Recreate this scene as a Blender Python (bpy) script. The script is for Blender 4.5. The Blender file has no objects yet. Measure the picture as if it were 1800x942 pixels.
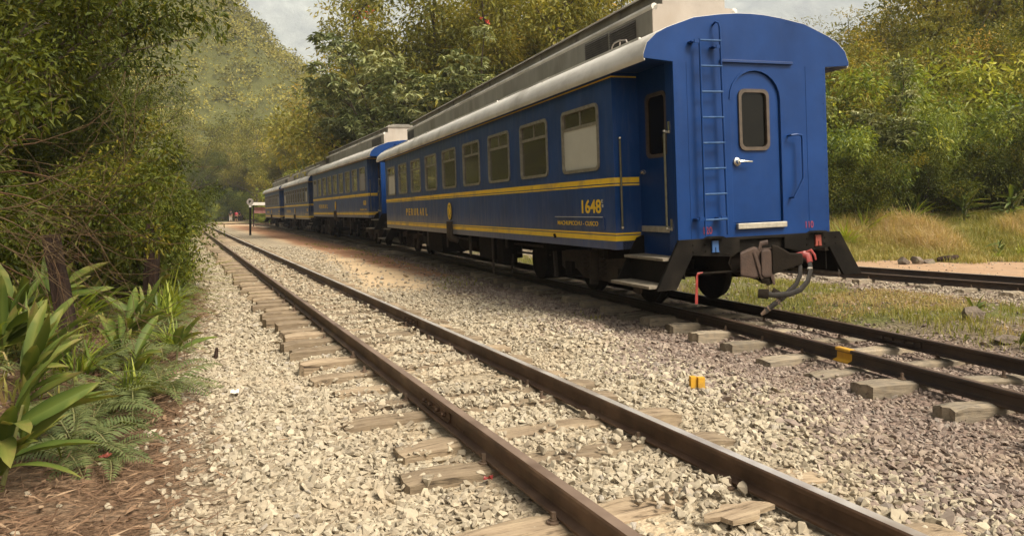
import bpy, bmesh, math, random
import numpy as np
from mathutils import Matrix, Vector
from mathutils.geometry import tessellate_polygon

random.seed(7)
rng = np.random.default_rng(11)
SC = bpy.context.scene
COL = SC.collection
R = math.radians

# ------------------------------------------------------------------ camera
cam_d = bpy.data.cameras.new('camera')
cam_d.sensor_width = 36.0
cam_d.lens = 26.0
cam_d.shift_y = -96.0 / 1800.0
cam_d.clip_start = 0.05
cam_d.clip_end = 9000.0
cam = bpy.data.objects.new('camera', cam_d)
cam.location = (0, 0, 1.2)
cam.rotation_euler = (R(90), 0, 0)
COL.objects.link(cam)
SC.camera = cam

# ------------------------------------------------------------------ light, sky, exposure
SUN_DIR = Vector((0.62, -0.50, 1.0)).normalized()
SUN_EL = math.asin(SUN_DIR.z)
SUN_AZ = math.atan2(SUN_DIR.x, SUN_DIR.y)
world = bpy.data.worlds.new('World')
SC.world = world
world.use_nodes = True
wn = world.node_tree.nodes
wl = world.node_tree.links
wn.clear()
sky = wn.new('ShaderNodeTexSky')
sky.sky_type = 'NISHITA'
sky.sun_disc = False
sky.sun_elevation = SUN_EL
sky.sun_rotation = SUN_AZ
sky.dust_density = 4.0
sky.air_density = 1.0
hsv = wn.new('ShaderNodeHueSaturation')
hsv.inputs['Saturation'].default_value = 0.22
mulc = wn.new('ShaderNodeMix')
mulc.data_type = 'RGBA'
mulc.blend_type = 'MULTIPLY'
mulc.inputs['Factor'].default_value = 1.0
mulc.inputs['B'].default_value = (1.0, 0.95, 0.82, 1)
bg = wn.new('ShaderNodeBackground')
bg.inputs['Strength'].default_value = 0.13
wo = wn.new('ShaderNodeOutputWorld')
wl.new(sky.outputs[0], hsv.inputs['Color'])
wl.new(hsv.outputs[0], mulc.inputs['A'])
wl.new(mulc.outputs['Result'], bg.inputs['Color'])
wl.new(bg.outputs[0], wo.inputs['Surface'])

sun_d = bpy.data.lights.new('sun', 'SUN')
sun_d.energy = 3.7
sun_d.angle = R(22)
sun_d.color = (1.0, 0.915, 0.78)
sun = bpy.data.objects.new('sun', sun_d)
sun.rotation_euler = SUN_DIR.to_track_quat('Z', 'Y').to_euler()
COL.objects.link(sun)

vs = SC.view_settings
vs.view_transform = 'Standard'
vs.look = 'None'
vs.exposure = 0.80
vs.gamma = 1.0
try:
    SC.cycles.max_bounces = 6
    SC.cycles.transparent_max_bounces = 12
    SC.cycles.volume_bounces = 1
except Exception:
    pass

# ------------------------------------------------------------------ materials
def nt(name):
    m = bpy.data.materials.new(name)
    m.use_nodes = True
    n = m.node_tree.nodes
    l = m.node_tree.links
    n.clear()
    out = n.new('ShaderNodeOutputMaterial')
    return m, n, l, out

def ramp(n, l, src, stops):
    r = n.new('ShaderNodeValToRGB')
    e = r.color_ramp.elements
    while len(e) > 1:
        e.remove(e[-1])
    e[0].position = stops[0][0]
    e[0].color = tuple(stops[0][1]) + (1,)
    for p, c in stops[1:]:
        k = e.new(p)
        k.color = tuple(c) + (1,)
    l.new(src, r.inputs[0])
    return r.outputs[0]

def noise(n, l, vec, scale, detail=4, rough=0.6, dist=0.0):
    x = n.new('ShaderNodeTexNoise')
    x.inputs['Scale'].default_value = scale
    x.inputs['Detail'].default_value = detail
    x.inputs['Roughness'].default_value = rough
    x.inputs['Distortion'].default_value = dist
    if vec is not None:
        l.new(vec, x.inputs['Vector'])
    return x.outputs['Fac']

def coords(n, l, scale=(1, 1, 1), kind='Object'):
    c = n.new('ShaderNodeTexCoord')
    mp = n.new('ShaderNodeMapping')
    mp.inputs['Scale'].default_value = scale
    l.new(c.outputs[kind], mp.inputs['Vector'])
    return mp.outputs[0]

def mix(n, l, fac, a, b, mode='MIX'):
    x = n.new('ShaderNodeMix')
    x.data_type = 'RGBA'
    x.blend_type = mode
    x.clamp_factor = True
    if isinstance(fac, (int, float)):
        x.inputs['Factor'].default_value = fac
    else:
        l.new(fac, x.inputs['Factor'])
    for key, v in (('A', a), ('B', b)):
        if isinstance(v, (tuple, list)):
            x.inputs[key].default_value = tuple(v) + (1,)
        else:
            l.new(v, x.inputs[key])
    return x.outputs['Result']

def math_n(n, l, op, a, b=None, clamp=False):
    x = n.new('ShaderNodeMath')
    x.operation = op
    x.use_clamp = clamp
    for i, v in enumerate((a, b)):
        if v is None:
            continue
        if isinstance(v, (int, float)):
            x.inputs[i].default_value = v
        else:
            l.new(v, x.inputs[i])
    return x.outputs[0]

def bump(n, l, h, strength, dist=0.02):
    b = n.new('ShaderNodeBump')
    b.inputs['Strength'].default_value = strength
    b.inputs['Distance'].default_value = dist
    l.new(h, b.inputs['Height'])
    return b.outputs[0]

def principled(n, l, out, color, rough=0.6, metal=0.0, normal=None, spec=0.5):
    p = n.new('ShaderNodeBsdfPrincipled')
    if isinstance(color, (tuple, list)):
        p.inputs['Base Color'].default_value = tuple(color) + (1,)
    else:
        l.new(color, p.inputs['Base Color'])
    if isinstance(rough, (int, float)):
        p.inputs['Roughness'].default_value = rough
    else:
        l.new(rough, p.inputs['Roughness'])
    p.inputs['Metallic'].default_value = metal
    p.inputs['Specular IOR Level'].default_value = spec
    if normal is not None:
        l.new(normal, p.inputs['Normal'])
    l.new(p.outputs[0], out.inputs['Surface'])
    return p

def noisy(name, c1, c2, scale=8, rough=0.6, metal=0.0, bstr=0.2, bdist=0.01, stretch=(1, 1, 1), c3=None, spec=0.5, detail=5):
    m, n, l, out = nt(name)
    v = coords(n, l, stretch)
    f = noise(n, l, v, scale, detail, 0.65)
    col = ramp(n, l, f, [(0.33, c1), (0.67, c2)])
    if c3 is not None:
        f2 = noise(n, l, v, scale * 0.37, 4, 0.6)
        k = ramp(n, l, f2, [(0.5, (0, 0, 0)), (0.68, (1, 1, 1))])
        col = mix(n, l, k, col, c3)
    f3 = noise(n, l, v, scale * 5, 3, 0.6)
    principled(n, l, out, col, rough, metal, bump(n, l, f3, bstr, bdist), spec)
    return m

def paint(name, base, dusty=0.0,  dust_bottom=0.8, dust_top=1.2, far=False, grime=0.13, spec=0.32):
    """old gloss paint: slow tone drift, vertical streaks, dust splashed up from the track"""
    m, n, l, out = nt(name)
    c = n.new('ShaderNodeTexCoord')
    sx = n.new('ShaderNodeSeparateXYZ')
    l.new(c.outputs['Object'], sx.inputs[0])
    st = coords(n, l, (3, 3, 0.35))
    slow = noise(n, l, c.outputs['Object'], 1.3, 4, 0.6)
    dark = tuple(x * 0.78 for x in base)
    lite = tuple(min(1, x * 1.22 + 0.004) for x in base)
    col = ramp(n, l, slow, [(0.3, dark), (0.7, lite)])
    streak = noise(n, l, st, 4.0, 5, 0.7)
    sk = ramp(n, l, streak, [(0.52, (0, 0, 0)), (0.8, (1, 1, 1))])
    col = mix(n, l, math_n(n, l, 'MULTIPLY', sk, grime), col, (0.08, 0.10, 0.14))
    if dusty > 0:
        hgt = n.new('ShaderNodeMapRange')
        hgt.inputs['From Min'].default_value = dust_top
        hgt.inputs['From Max'].default_value = dust_bottom
        l.new(sx.outputs['Z'], hgt.inputs['Value'])
        fine = noise(n, l, coords(n, l, (4, 4, 0.5)), 2.2, 6, 0.75)
        d = math_n(n, l, 'ADD', hgt.outputs[0], math_n(n, l, 'MULTIPLY', math_n(n, l, 'SUBTRACT', fine, 0.5), 2.2))
        if far:
            ln = n.new('ShaderNodeMapRange')
            ln.inputs['From Min'].default_value = 5.0
            ln.inputs['From Max'].default_value = 13.0
            ln.inputs['To Min'].default_value = 0.25
            l.new(sx.outputs['Y'], ln.inputs['Value'])
            d = math_n(n, l, 'MULTIPLY', d, ln.outputs[0])
        d = math_n(n, l, 'MULTIPLY', d, dusty, clamp=True)
        col = mix(n, l, d, col, (0.34, 0.29, 0.22))
    # chips of rust and old primer
    chip = noise(n, l, c.outputs['Object'], 16, 6, 0.7)
    ck = ramp(n, l, chip, [(0.71, (0, 0, 0)), (0.74, (1, 1, 1))])
    col = mix(n, l, math_n(n, l, 'MULTIPLY', ck, 0.55), col, (0.055, 0.05, 0.055))
    rs = noise(n, l, coords(n, l, (1.6, 1.6, 0.5)), 2.3, 7, 0.75)
    rk = ramp(n, l, rs, [(0.66, (0, 0, 0)), (0.74, (1, 1, 1))])
    col = mix(n, l, math_n(n, l, 'MULTIPLY', rk, 0.30), col, (0.075, 0.04, 0.025))
    rg = math_n(n, l, 'ADD', math_n(n, l, 'MULTIPLY', streak, 0.28), 0.27)
    b1 = noise(n, l, c.outputs['Object'], 2.4, 3, 0.5)
    principled(n, l, out, col, rg, 0.0, bump(n, l, b1, 0.18, 0.03), spec)
    return m

def leafmat(name, cols, rough=0.5, trans=0.35, spec=0.4, vary=0.30):
    """cols: list of colours picked along the per-leaf 'tint' attribute"""
    m, n, l, out = nt(name)
    a = n.new('ShaderNodeAttribute')
    a.attribute_name = 'tint'
    oi = n.new('ShaderNodeObjectInfo')
    f = math_n(n, l, 'ADD', a.outputs['Fac'], math_n(n, l, 'MULTIPLY', math_n(n, l, 'SUBTRACT', oi.outputs['Random'], 0.5), vary), clamp=True)
    k = len(cols) - 1
    col = ramp(n, l, f, [(i / k, c) for i, c in enumerate(cols)])
    p = n.new('ShaderNodeBsdfPrincipled')
    l.new(col, p.inputs['Base Color'])
    p.inputs['Roughness'].default_value = rough
    p.inputs['Specular IOR Level'].default_value = spec
    t = n.new('ShaderNodeBsdfTranslucent')
    l.new(mix(n, l, 1.0, col, (1.25, 1.15, 0.55), 'MULTIPLY'), t.inputs['Color'])
    ms = n.new('ShaderNodeMixShader')
    ms.inputs[0].default_value = trans
    l.new(p.outputs[0], ms.inputs[1])
    l.new(t.outputs[0], ms.inputs[2])
    l.new(ms.outputs[0], out.inputs['Surface'])
    return m

def glassmat(name, tint, rough=0.02, gloss=(0.9, 0.9, 0.9), ior=2.0, dust=0.2):  # dust: strength of the pale film that paints paler reflections into the pane
    m, n, l, out = nt(name)
    lw = n.new('ShaderNodeFresnel')
    lw.inputs['IOR'].default_value = ior
    v = coords(n, l, (1, 1, 1))
    w = noise(n, l, v, 1.6, 3, 0.5)
    nb = bump(n, l, w, 0.10, 0.02)
    l.new(nb, lw.inputs['Normal'])
    tr = n.new('ShaderNodeBsdfTransparent')
    dirt = noise(n, l, v, 7, 5, 0.7)
    l.new(ramp(n, l, dirt, [(0.3, tint), (0.75, tuple(x * 0.82 for x in tint))]), tr.inputs[0])
    g = n.new('ShaderNodeBsdfGlossy')
    g.inputs['Color'].default_value = tuple(gloss) + (1,)
    g.inputs['Roughness'].default_value = rough
    l.new(nb, g.inputs['Normal'])
    ms = n.new('ShaderNodeMixShader')
    l.new(lw.outputs[0], ms.inputs[0])
    l.new(tr.outputs[0], ms.inputs[1])
    l.new(g.outputs[0], ms.inputs[2])
    # pale dusty film, painted to stand in for brighter reflections on the pane
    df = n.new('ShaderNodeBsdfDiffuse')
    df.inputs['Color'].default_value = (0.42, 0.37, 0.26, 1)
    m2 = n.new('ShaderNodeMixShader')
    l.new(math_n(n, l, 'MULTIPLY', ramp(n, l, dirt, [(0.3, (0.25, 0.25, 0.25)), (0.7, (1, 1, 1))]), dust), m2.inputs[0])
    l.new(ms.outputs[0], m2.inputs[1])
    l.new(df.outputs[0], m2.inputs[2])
    l.new(m2.outputs[0], out.inputs['Surface'])
    return m

def woodmat(name, c1, c2, c3, grain=(1.2, 14, 14)):
    m, n, l, out = nt(name)
    v = coords(n, l, grain)
    oi = n.new('ShaderNodeObjectInfo')
    add = n.new('ShaderNodeVectorMath')
    add.operation = 'ADD'
    cmb = n.new('ShaderNodeCombineXYZ')
    l.new(math_n(n, l, 'MULTIPLY', oi.outputs['Random'], 40), cmb.inputs[0])
    l.new(math_n(n, l, 'MULTIPLY', oi.outputs['Random'], 17), cmb.inputs[1])
    l.new(v, add.inputs[0])
    l.new(cmb.outputs[0], add.inputs[1])
    f = noise(n, l, add.outputs[0], 2.2, 7, 0.7, 0.6)
    col = ramp(n, l, f, [(0.36, c1), (0.44, c2), (0.70, c3)])
    dust = noise(n, l, coords(n, l, (1, 1, 1)), 5, 4, 0.6)
    dk = ramp(n, l, dust, [(0.45, (0, 0, 0)), (0.65, (1, 1, 1))])
    col = mix(n, l, math_n(n, l, 'MULTIPLY', dk, 0.5), col, (0.40, 0.31, 0.20))
    hue = math_n(n, l, 'ADD', math_n(n, l, 'MULTIPLY', oi.outputs['Random'], 0.45), 0.62)
    hv = n.new('ShaderNodeHueSaturation')
    l.new(hue, hv.inputs['Value'])
    l.new(col, hv.inputs['Color'])
    principled(n, l, out, hv.outputs[0], 0.85, 0.0, bump(n, l, f, 0.9, 0.012), 0.25)
    return m

BLUE = (0.0035, 0.041, 0.165)
M = {}
M['blue'] = paint('blue_paint', BLUE, 0.85, 0.80, 1.30, far=True)
M['blue_dusty'] = paint('dusty_blue_paint', (0.016, 0.055, 0.175), 0.75, 0.85, 1.55)
M['blue_muddy'] = paint('muddy_blue_paint', (0.016, 0.052, 0.16), 1.3, 0.85, 1.45)
M['blue_end'] = paint('end_blue_paint', (0.0010, 0.028, 0.126), grime=0.07, spec=0.22)
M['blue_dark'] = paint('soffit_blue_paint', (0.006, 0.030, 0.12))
M['gold'] = noisy('gold_paint', (0.80, 0.50, 0.020), (0.88, 0.58, 0.032), 5, 0.45, 0, 0.1, 0.003, (1, 1, 1), (0.45, 0.31, 0.10))
M['roof'] = noisy('roof_paint', (0.54, 0.51, 0.45), (0.70, 0.66, 0.59), 3, 0.6, 0, 0.25, 0.01, (1, 0.6, 1), (0.36, 0.33, 0.28))
M['clere'] = noisy('weathered_grey_metal', (0.20, 0.185, 0.15), (0.29, 0.265, 0.215), 2.5, 0.55, 0.15, 0.2, 0.01, (1, 1, 0.35), (0.14, 0.12, 0.09))
M['clere_end'] = noisy('pale_grey_metal', (0.27, 0.235, 0.20), (0.36, 0.315, 0.27), 2.5, 0.6, 0.0, 0.2, 0.01, (1, 1, 0.6), (0.28, 0.235, 0.19))
M['clere_top'] = noisy('grimy_roof_metal', (0.13, 0.12, 0.10), (0.22, 0.20, 0.165), 4, 0.6, 0.1, 0.2, 0.01)
M['louvre'] = noisy('louvre_metal', (0.055, 0.045, 0.035), (0.10, 0.085, 0.065), 6, 0.6, 0.1)
M['alu'] = noisy('aluminium', (0.34, 0.31, 0.25), (0.50, 0.46, 0.38), 14, 0.42, 0.55, 0.15, 0.004)
M['frame'] = noisy('window_frame_metal', (0.20, 0.18, 0.14), (0.33, 0.30, 0.24), 12, 0.45, 0.35, 0.15, 0.004)
M['tan'] = noisy('tan_rubber', (0.045, 0.031, 0.021), (0.085, 0.060, 0.040), 10, 0.5)
M['handrail'] = noisy('olive_handrail', (0.09, 0.085, 0.05), (0.16, 0.15, 0.095), 12, 0.5, 0.2)
M['rung'] = noisy('highlit_blue_rung', (0.015, 0.055, 0.15), (0.060, 0.105, 0.20), 14, 0.65, 0.0, spec=0.15)  # lighter than the ladder: rung highlights are put into this base colour
M['chrome'] = noisy('chrome', (0.50, 0.48, 0.44), (0.66, 0.64, 0.58), 20, 0.25, 0.9, 0.1, 0.002)
M['black'] = noisy('black_steel', (0.006, 0.005, 0.004), (0.012, 0.010, 0.008), 6, 0.6, 0.0, 0.3, 0.006, (1, 1, 1), (0.020, 0.016, 0.012), 0.06)
M['under'] = noisy('grimy_underframe', (0.008, 0.006, 0.004), (0.018, 0.013, 0.009), 5, 0.85, 0.0, 0.4, 0.01, spec=0.08)
M['bogie'] = noisy('dusty_bogie_iron', (0.026, 0.017, 0.010), (0.060, 0.041, 0.025), 5, 0.8, 0.0, 0.4, 0.01)
M['rust'] = noisy('rusty_casting', (0.026, 0.014, 0.009), (0.060, 0.032, 0.019), 9, 0.75, 0.1, 0.5, 0.01, (1, 1, 1), (0.06, 0.035, 0.024))
M['rubber'] = noisy('rubber_hose', (0.012, 0.010, 0.008), (0.026, 0.021, 0.017), 18, 0.6, spec=0.3)
M['red'] = noisy('red_paint', (0.17, 0.014, 0.011), (0.25, 0.03, 0.022), 10, 0.5)
M['orangered'] = noisy('faded_red_paint', (0.20, 0.03, 0.017), (0.28, 0.055, 0.033), 10, 0.55)
M['flagblue'] = noisy('sky_blue_paint', (0.015, 0.06, 0.18), (0.032, 0.095, 0.24), 10, 0.5)
M['redfade'] = noisy('faded_red_lettering', (0.20, 0.02, 0.045), (0.28, 0.035, 0.06), 10, 0.6)
M['tread'] = noisy('worn_step', (0.11, 0.09, 0.065), (0.22, 0.185, 0.135), 12, 0.8, 0, 0.5, 0.01)
M['blind'] = noisy('window_blind', (0.48, 0.46, 0.38), (0.54, 0.52, 0.43), 2, 0.7, 0, 0.1, 0.004)
M['blind_grey'] = noisy('grey_window_blind', (0.25, 0.24, 0.22), (0.30, 0.285, 0.26), 2, 0.7, 0, 0.1, 0.004)
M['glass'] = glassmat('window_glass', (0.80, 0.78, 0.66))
M['darkglass'] = glassmat('dark_glass', (0.10, 0.065, 0.045), ior=1.28, dust=0.02)
M['inside'] = noisy('cabin_lining', (0.50, 0.47, 0.38), (0.58, 0.54, 0.45), 3, 0.7)
M['insidedark'] = noisy('vestibule_lining', (0.05, 0.035, 0.025), (0.08, 0.058, 0.04), 3, 0.7)
M['seat'] = noisy('seat_cloth', (0.045, 0.028, 0.018), (0.085, 0.055, 0.036), 12, 0.9)
M['white'] = noisy('white_paint', (0.62, 0.58, 0.50), (0.74, 0.70, 0.62), 9, 0.6)
M['rail'] = noisy('rusty_rail', (0.052, 0.026, 0.013), (0.105, 0.056, 0.030), 5, 0.6, 0.25, 0.35, 0.004, (1, 1, 1), (0.16, 0.095, 0.055))
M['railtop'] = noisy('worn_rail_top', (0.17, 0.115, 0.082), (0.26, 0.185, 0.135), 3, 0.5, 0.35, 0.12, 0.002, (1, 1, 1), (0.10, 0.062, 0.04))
M['railshine'] = noisy('polished_rail_top', (0.62, 0.57, 0.51), (0.76, 0.71, 0.65), 3, 0.34, 0.6, 0.08, 0.002, (1, 1, 1), (0.30, 0.23, 0.18))  # pale, partly diffuse base also carries the bright sky reflection on the steel
M['railblack'] = noisy('oily_rail', (0.020, 0.013, 0.009), (0.042, 0.026, 0.017), 5, 0.55, 0.2, 0.3, 0.004, (1, 1, 1), (0.060, 0.036, 0.022))
M['raildull'] = noisy('dull_rail_top', (0.085, 0.052, 0.036), (0.14, 0.088, 0.062), 3, 0.42, 0.45, 0.12, 0.002)
M['spike'] = noisy('rusty_spike', (0.085, 0.055, 0.036), (0.17, 0.115, 0.078), 30, 0.6, 0.3)
M['yellow'] = noisy('yellow_paint', (0.46, 0.23, 0.010), (0.60, 0.33, 0.018), 12, 0.65, 0, 0.3, 0.004, (1, 1, 1), (0.30, 0.16, 0.03))
M['sleeper'] = woodmat('weathered_sleeper', (0.05, 0.034, 0.022), (0.23, 0.168, 0.108), (0.37, 0.285, 0.195))
M['sleeper_grey'] = woodmat('grey_sleeper', (0.045, 0.036, 0.028), (0.20, 0.165, 0.122), (0.33, 0.275, 0.205))
M['postwood'] = noisy('dark_post_wood', (0.014, 0.009, 0.007), (0.040, 0.024, 0.018), 5, 0.9, 0, 0.8, 0.02, (3, 3, 0.35), (0.055, 0.036, 0.028), 0.1)
M['bark'] = noisy('bark', (0.040, 0.026, 0.015), (0.095, 0.068, 0.042), 6, 0.9, 0, 0.8, 0.03, (1, 1, 0.3))
M['bark_pale'] = noisy('pale_bark', (0.12, 0.095, 0.062), (0.21, 0.17, 0.115), 6, 0.9, 0, 0.6, 0.02, (1, 1, 0.3))
M['twig'] = noisy('dry_twig', (0.045, 0.030, 0.015), (0.10, 0.068, 0.036), 5, 0.9, 0, 0.3, 0.01, (1, 1, 1), (0.085, 0.038, 0.022), 0.1)
M['canestem'] = noisy('cane_stem', (0.10, 0.105, 0.03), (0.20, 0.19, 0.065), 4, 0.6)

M['lf_dark'] = leafmat('dark_foliage', [(0.025, 0.035, 0.003), (0.057, 0.074, 0.005), (0.111, 0.121, 0.009), (0.226, 0.184, 0.017)], 0.6, 0.34, 0.25, 0.14)
M['lf_olive'] = leafmat('olive_foliage', [(0.090, 0.100, 0.014), (0.185, 0.181, 0.022), (0.298, 0.255, 0.034), (0.494, 0.361, 0.059)], 0.55, 0.36)
M['lf_pale'] = leafmat('pale_rosette_foliage', [(0.069, 0.090, 0.023), (0.138, 0.159, 0.050), (0.267, 0.284, 0.111), (0.584, 0.584, 0.329)], 0.5, 0.25)
M['lf_gold'] = leafmat('yellowing_foliage', [(0.098, 0.099, 0.013), (0.187, 0.174, 0.022), (0.305, 0.240, 0.035), (0.510, 0.313, 0.073)], 0.6, 0.36)
M['lf_green'] = leafmat('fresh_foliage', [(0.075, 0.117, 0.015), (0.164, 0.215, 0.026), (0.276, 0.314, 0.041), (0.451, 0.444, 0.074)], 0.5, 0.38)
M['lf_broad'] = leafmat('broad_leaf', [(0.030, 0.056, 0.010), (0.061, 0.092, 0.016), (0.102, 0.133, 0.025), (0.189, 0.190, 0.046), (0.200, 0.152, 0.060)], 0.55, 0.3, 0.2)
M['lf_fern'] = leafmat('fern_frond', [(0.059, 0.082, 0.025), (0.101, 0.128, 0.040), (0.160, 0.180, 0.065), (0.234, 0.205, 0.090)], 0.6, 0.35)
M['lf_far'] = leafmat('hillside_foliage', [(0.095, 0.095, 0.016), (0.22, 0.205, 0.032), (0.33, 0.29, 0.05), (0.42, 0.35, 0.08)], 0.7, 0.3)
M['grass'] = leafmat('grass_blade', [(0.085, 0.11, 0.016), (0.19, 0.20, 0.034), (0.31, 0.27, 0.075), (0.43, 0.33, 0.145), (0.47, 0.33, 0.175)], 0.6, 0.35)
M['litter'] = leafmat('dry_litter', [(0.070, 0.040, 0.024), (0.155, 0.092, 0.055), (0.255, 0.165, 0.10), (0.40, 0.30, 0.20)], 0.85, 0.1, 0.2)
M['redflower'] = noisy('red_flower', (0.45, 0.05, 0.03), (0.62, 0.10, 0.06), 8, 0.6)
M['rock'] = noisy('boulder_stone', (0.095, 0.07, 0.05), (0.20, 0.155, 0.115), 5, 0.9, 0, 0.7, 0.03, (1, 1, 1), (0.13, 0.115, 0.07))

def stonemat():
    m, n, l, out = nt('ballast_stone')
    a = n.new('ShaderNodeAttribute'); a.attribute_name = 'tint'
    z = n.new('ShaderNodeAttribute'); z.attribute_name = 'zone'
    c1 = ramp(n, l, a.outputs['Fac'], [(0.0, (0.17, 0.14, 0.105)), (0.2, (0.28, 0.235, 0.172)), (0.5, (0.385, 0.33, 0.24)), (0.75, (0.455, 0.395, 0.29)), (0.88, (0.33, 0.295, 0.25)), (0.95, (0.42, 0.33, 0.23)), (1.0, (0.56, 0.51, 0.41))])
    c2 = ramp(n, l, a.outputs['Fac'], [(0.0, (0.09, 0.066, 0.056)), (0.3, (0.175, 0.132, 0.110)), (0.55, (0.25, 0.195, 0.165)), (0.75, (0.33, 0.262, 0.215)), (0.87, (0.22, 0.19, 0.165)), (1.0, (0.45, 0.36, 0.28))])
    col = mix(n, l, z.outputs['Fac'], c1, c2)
    f = noise(n, l, coords(n, l), 45, 4, 0.65)
    col = mix(n, l, 0.30, col, ramp(n, l, f, [(0.3, (0.35, 0.33, 0.30)), (0.7, (1, 1, 1))]), 'MULTIPLY')
    f2 = noise(n, l, coords(n, l), 120, 3, 0.6)
    f3 = noise(n, l, coords(n, l), 1.1, 5, 0.65)
    col = mix(n, l, math_n(n, l, 'MULTIPLY', ramp(n, l, f3, [(0.50, (0, 0, 0)), (0.70, (1, 1, 1))]), 0.45), col, (0.34, 0.255, 0.165))
    principled(n, l, out, col, 0.9, 0, bump(n, l, f2, 0.25, 0.004), 0.2)
    return m
M['stone'] = stonemat()

def groundmat():
    m, n, l, out = nt('ground_mix')
    v = coords(n, l)
    a = n.new('ShaderNodeAttribute'); a.attribute_name = 'zone_a'
    b = n.new('ShaderNodeAttribute'); b.attribute_name = 'zone_b'
    sa = n.new('ShaderNodeSeparateColor'); l.new(a.outputs['Color'], sa.inputs[0])
    sb = n.new('ShaderNodeSeparateColor'); l.new(b.outputs['Color'], sb.inputs[0])
    # pebbles: cells give both tone and relief
    vor = n.new('ShaderNodeTexVoronoi'); vor.inputs['Scale'].default_value = 19
    l.new(v, vor.inputs['Vector'])
    vs_ = n.new('ShaderNodeSeparateColor'); l.new(vor.outputs['Color'], vs_.inputs[0])
    vor2 = n.new('ShaderNodeTexVoronoi'); vor2.inputs['Scale'].default_value = 52
    l.new(v, vor2.inputs['Vector'])
    vs2 = n.new('ShaderNodeSeparateColor'); l.new(vor2.outputs['Color'], vs2.inputs[0])
    big = noise(n, l, v, 0.8, 5, 0.6)
    peb = ramp(n, l, vs_.outputs[0], [(0, (0.20, 0.165, 0.12)), (0.5, (0.35, 0.295, 0.215)), (1, (0.47, 0.41, 0.31))])
    dust = ramp(n, l, vs2.outputs[0], [(0, (0.27, 0.21, 0.14)), (1, (0.40, 0.325, 0.22))])
    grav = mix(n, l, 0.5, peb, dust)
    mau = mix(n, l, 0.5, ramp(n, l, vs_.outputs[0], [(0, (0.11, 0.078, 0.064)), (1, (0.30, 0.22, 0.18))]),
              ramp(n, l, vs2.outputs[0], [(0, (0.14, 0.10, 0.08)), (1, (0.24, 0.175, 0.14))]))
    fine = noise(n, l, v, 30, 4, 0.7)
    sand = ramp(n, l, noise(n, l, v, 3, 6, 0.65), [(0.3, (0.53, 0.38, 0.225)), (0.7, (0.66, 0.49, 0.31))])
    litter = ramp(n, l, fine, [(0.3, (0.075, 0.046, 0.028)), (0.55, (0.16, 0.10, 0.062)), (0.75, (0.27, 0.18, 0.115))])
    red = ramp(n, l, noise(n, l, v, 4, 6, 0.7), [(0.3, (0.22, 0.105, 0.055)), (0.7, (0.36, 0.20, 0.115))])
    green = ramp(n, l, noise(n, l, v, 6, 6, 0.7), [(0.3, (0.055, 0.065, 0.016)), (0.55, (0.115, 0.125, 0.03)), (0.75, (0.21, 0.18, 0.065))])
    brk = math_n(n, l, 'MULTIPLY', math_n(n, l, 'SUBTRACT', noise(n, l, v, 2.2, 6, 0.7), 0.5), 1.6)
    def fz(s):
        x = math_n(n, l, 'ADD', s, math_n(n, l, 'MULTIPLY', brk, math_n(n, l, 'MULTIPLY', s, math_n(n, l, 'SUBTRACT', 1.6, s))), clamp=True)
        return x
    col = mix(n, l, fz(sa.outputs[0]), grav, mau)
    col = mix(n, l, fz(sa.outputs[1]), col, sand)
    col = mix(n, l, fz(sa.outputs[2]), col, red)
    col = mix(n, l, fz(sb.outputs[0]), col, litter)
    col = mix(n, l, fz(sb.outputs[1]), col, green)
    soil = ramp(n, l, noise(n, l, v, 5, 5, 0.7), [(0.3, (0.035, 0.024, 0.014)), (0.7, (0.085, 0.06, 0.034))])
    col = mix(n, l, sb.outputs[2], col, soil)
    col = mix(n, l, 0.35, col, ramp(n, l, big, [(0.3, (0.62, 0.58, 0.52)), (0.7, (1, 1, 1))]), 'MULTIPLY')
    h = math_n(n, l, 'ADD', math_n(n, l, 'MULTIPLY', vor.outputs['Distance'], -1.0), math_n(n, l, 'MULTIPLY', vor2.outputs['Distance'], -0.4))
    soft = math_n(n, l, 'SUBTRACT', 1.0, sa.outputs[1], clamp=True)
    h = math_n(n, l, 'MULTIPLY', h, soft)
    h = math_n(n, l, 'ADD', h, math_n(n, l, 'MULTIPLY', fine, 0.3))
    principled(n, l, out, col, 0.95, 0, bump(n, l, h, 0.9, 0.03), 0.15)
    return m
M['ground'] = groundmat()

def mountainmat():
    m, n, l, out = nt('mountain_slope')
    v = coords(n, l)
    f = noise(n, l, v, 0.010, 10, 0.68)
    f2 = noise(n, l, v, 0.05, 6, 0.7)
    col = ramp(n, l, f, [(0.32, (0.07, 0.095, 0.08)), (0.5, (0.18, 0.20, 0.16)), (0.62, (0.28, 0.30, 0.25)), (0.75, (0.40, 0.40, 0.36))])
    col = mix(n, l, 0.6, col, ramp(n, l, f2, [(0.3, (0.4, 0.4, 0.4)), (0.7, (1, 1, 1))]), 'MULTIPLY')
    principled(n, l, out, col, 0.95, 0, bump(n, l, f2, 0.6, 9.0), 0.1)
    return m
M['mountain'] = mountainmat()

# ------------------------------------------------------------------ helpers
def setp(o, label=None, cat=None, group=None, kind=None):
    if label: o['label'] = label
    if cat: o['category'] = cat
    if group: o['group'] = group
    if kind: o['kind'] = kind
    return o

def link(name, me, parent=None, loc=None):
    o = bpy.data.objects.new(name, me)
    COL.objects.link(o)
    if parent is not None:
        o.parent = parent
    if loc is not None:
        o.location = loc
    return o

def empty(name, loc=(0, 0, 0), rz=0.0, label=None, cat=None, group=None):
    o = bpy.data.objects.new(name, None)
    o.empty_display_size = 0.2
    COL.objects.link(o)
    o.location = loc
    o.rotation_euler = (0, 0, rz)
    return setp(o, label, cat, group)

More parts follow.
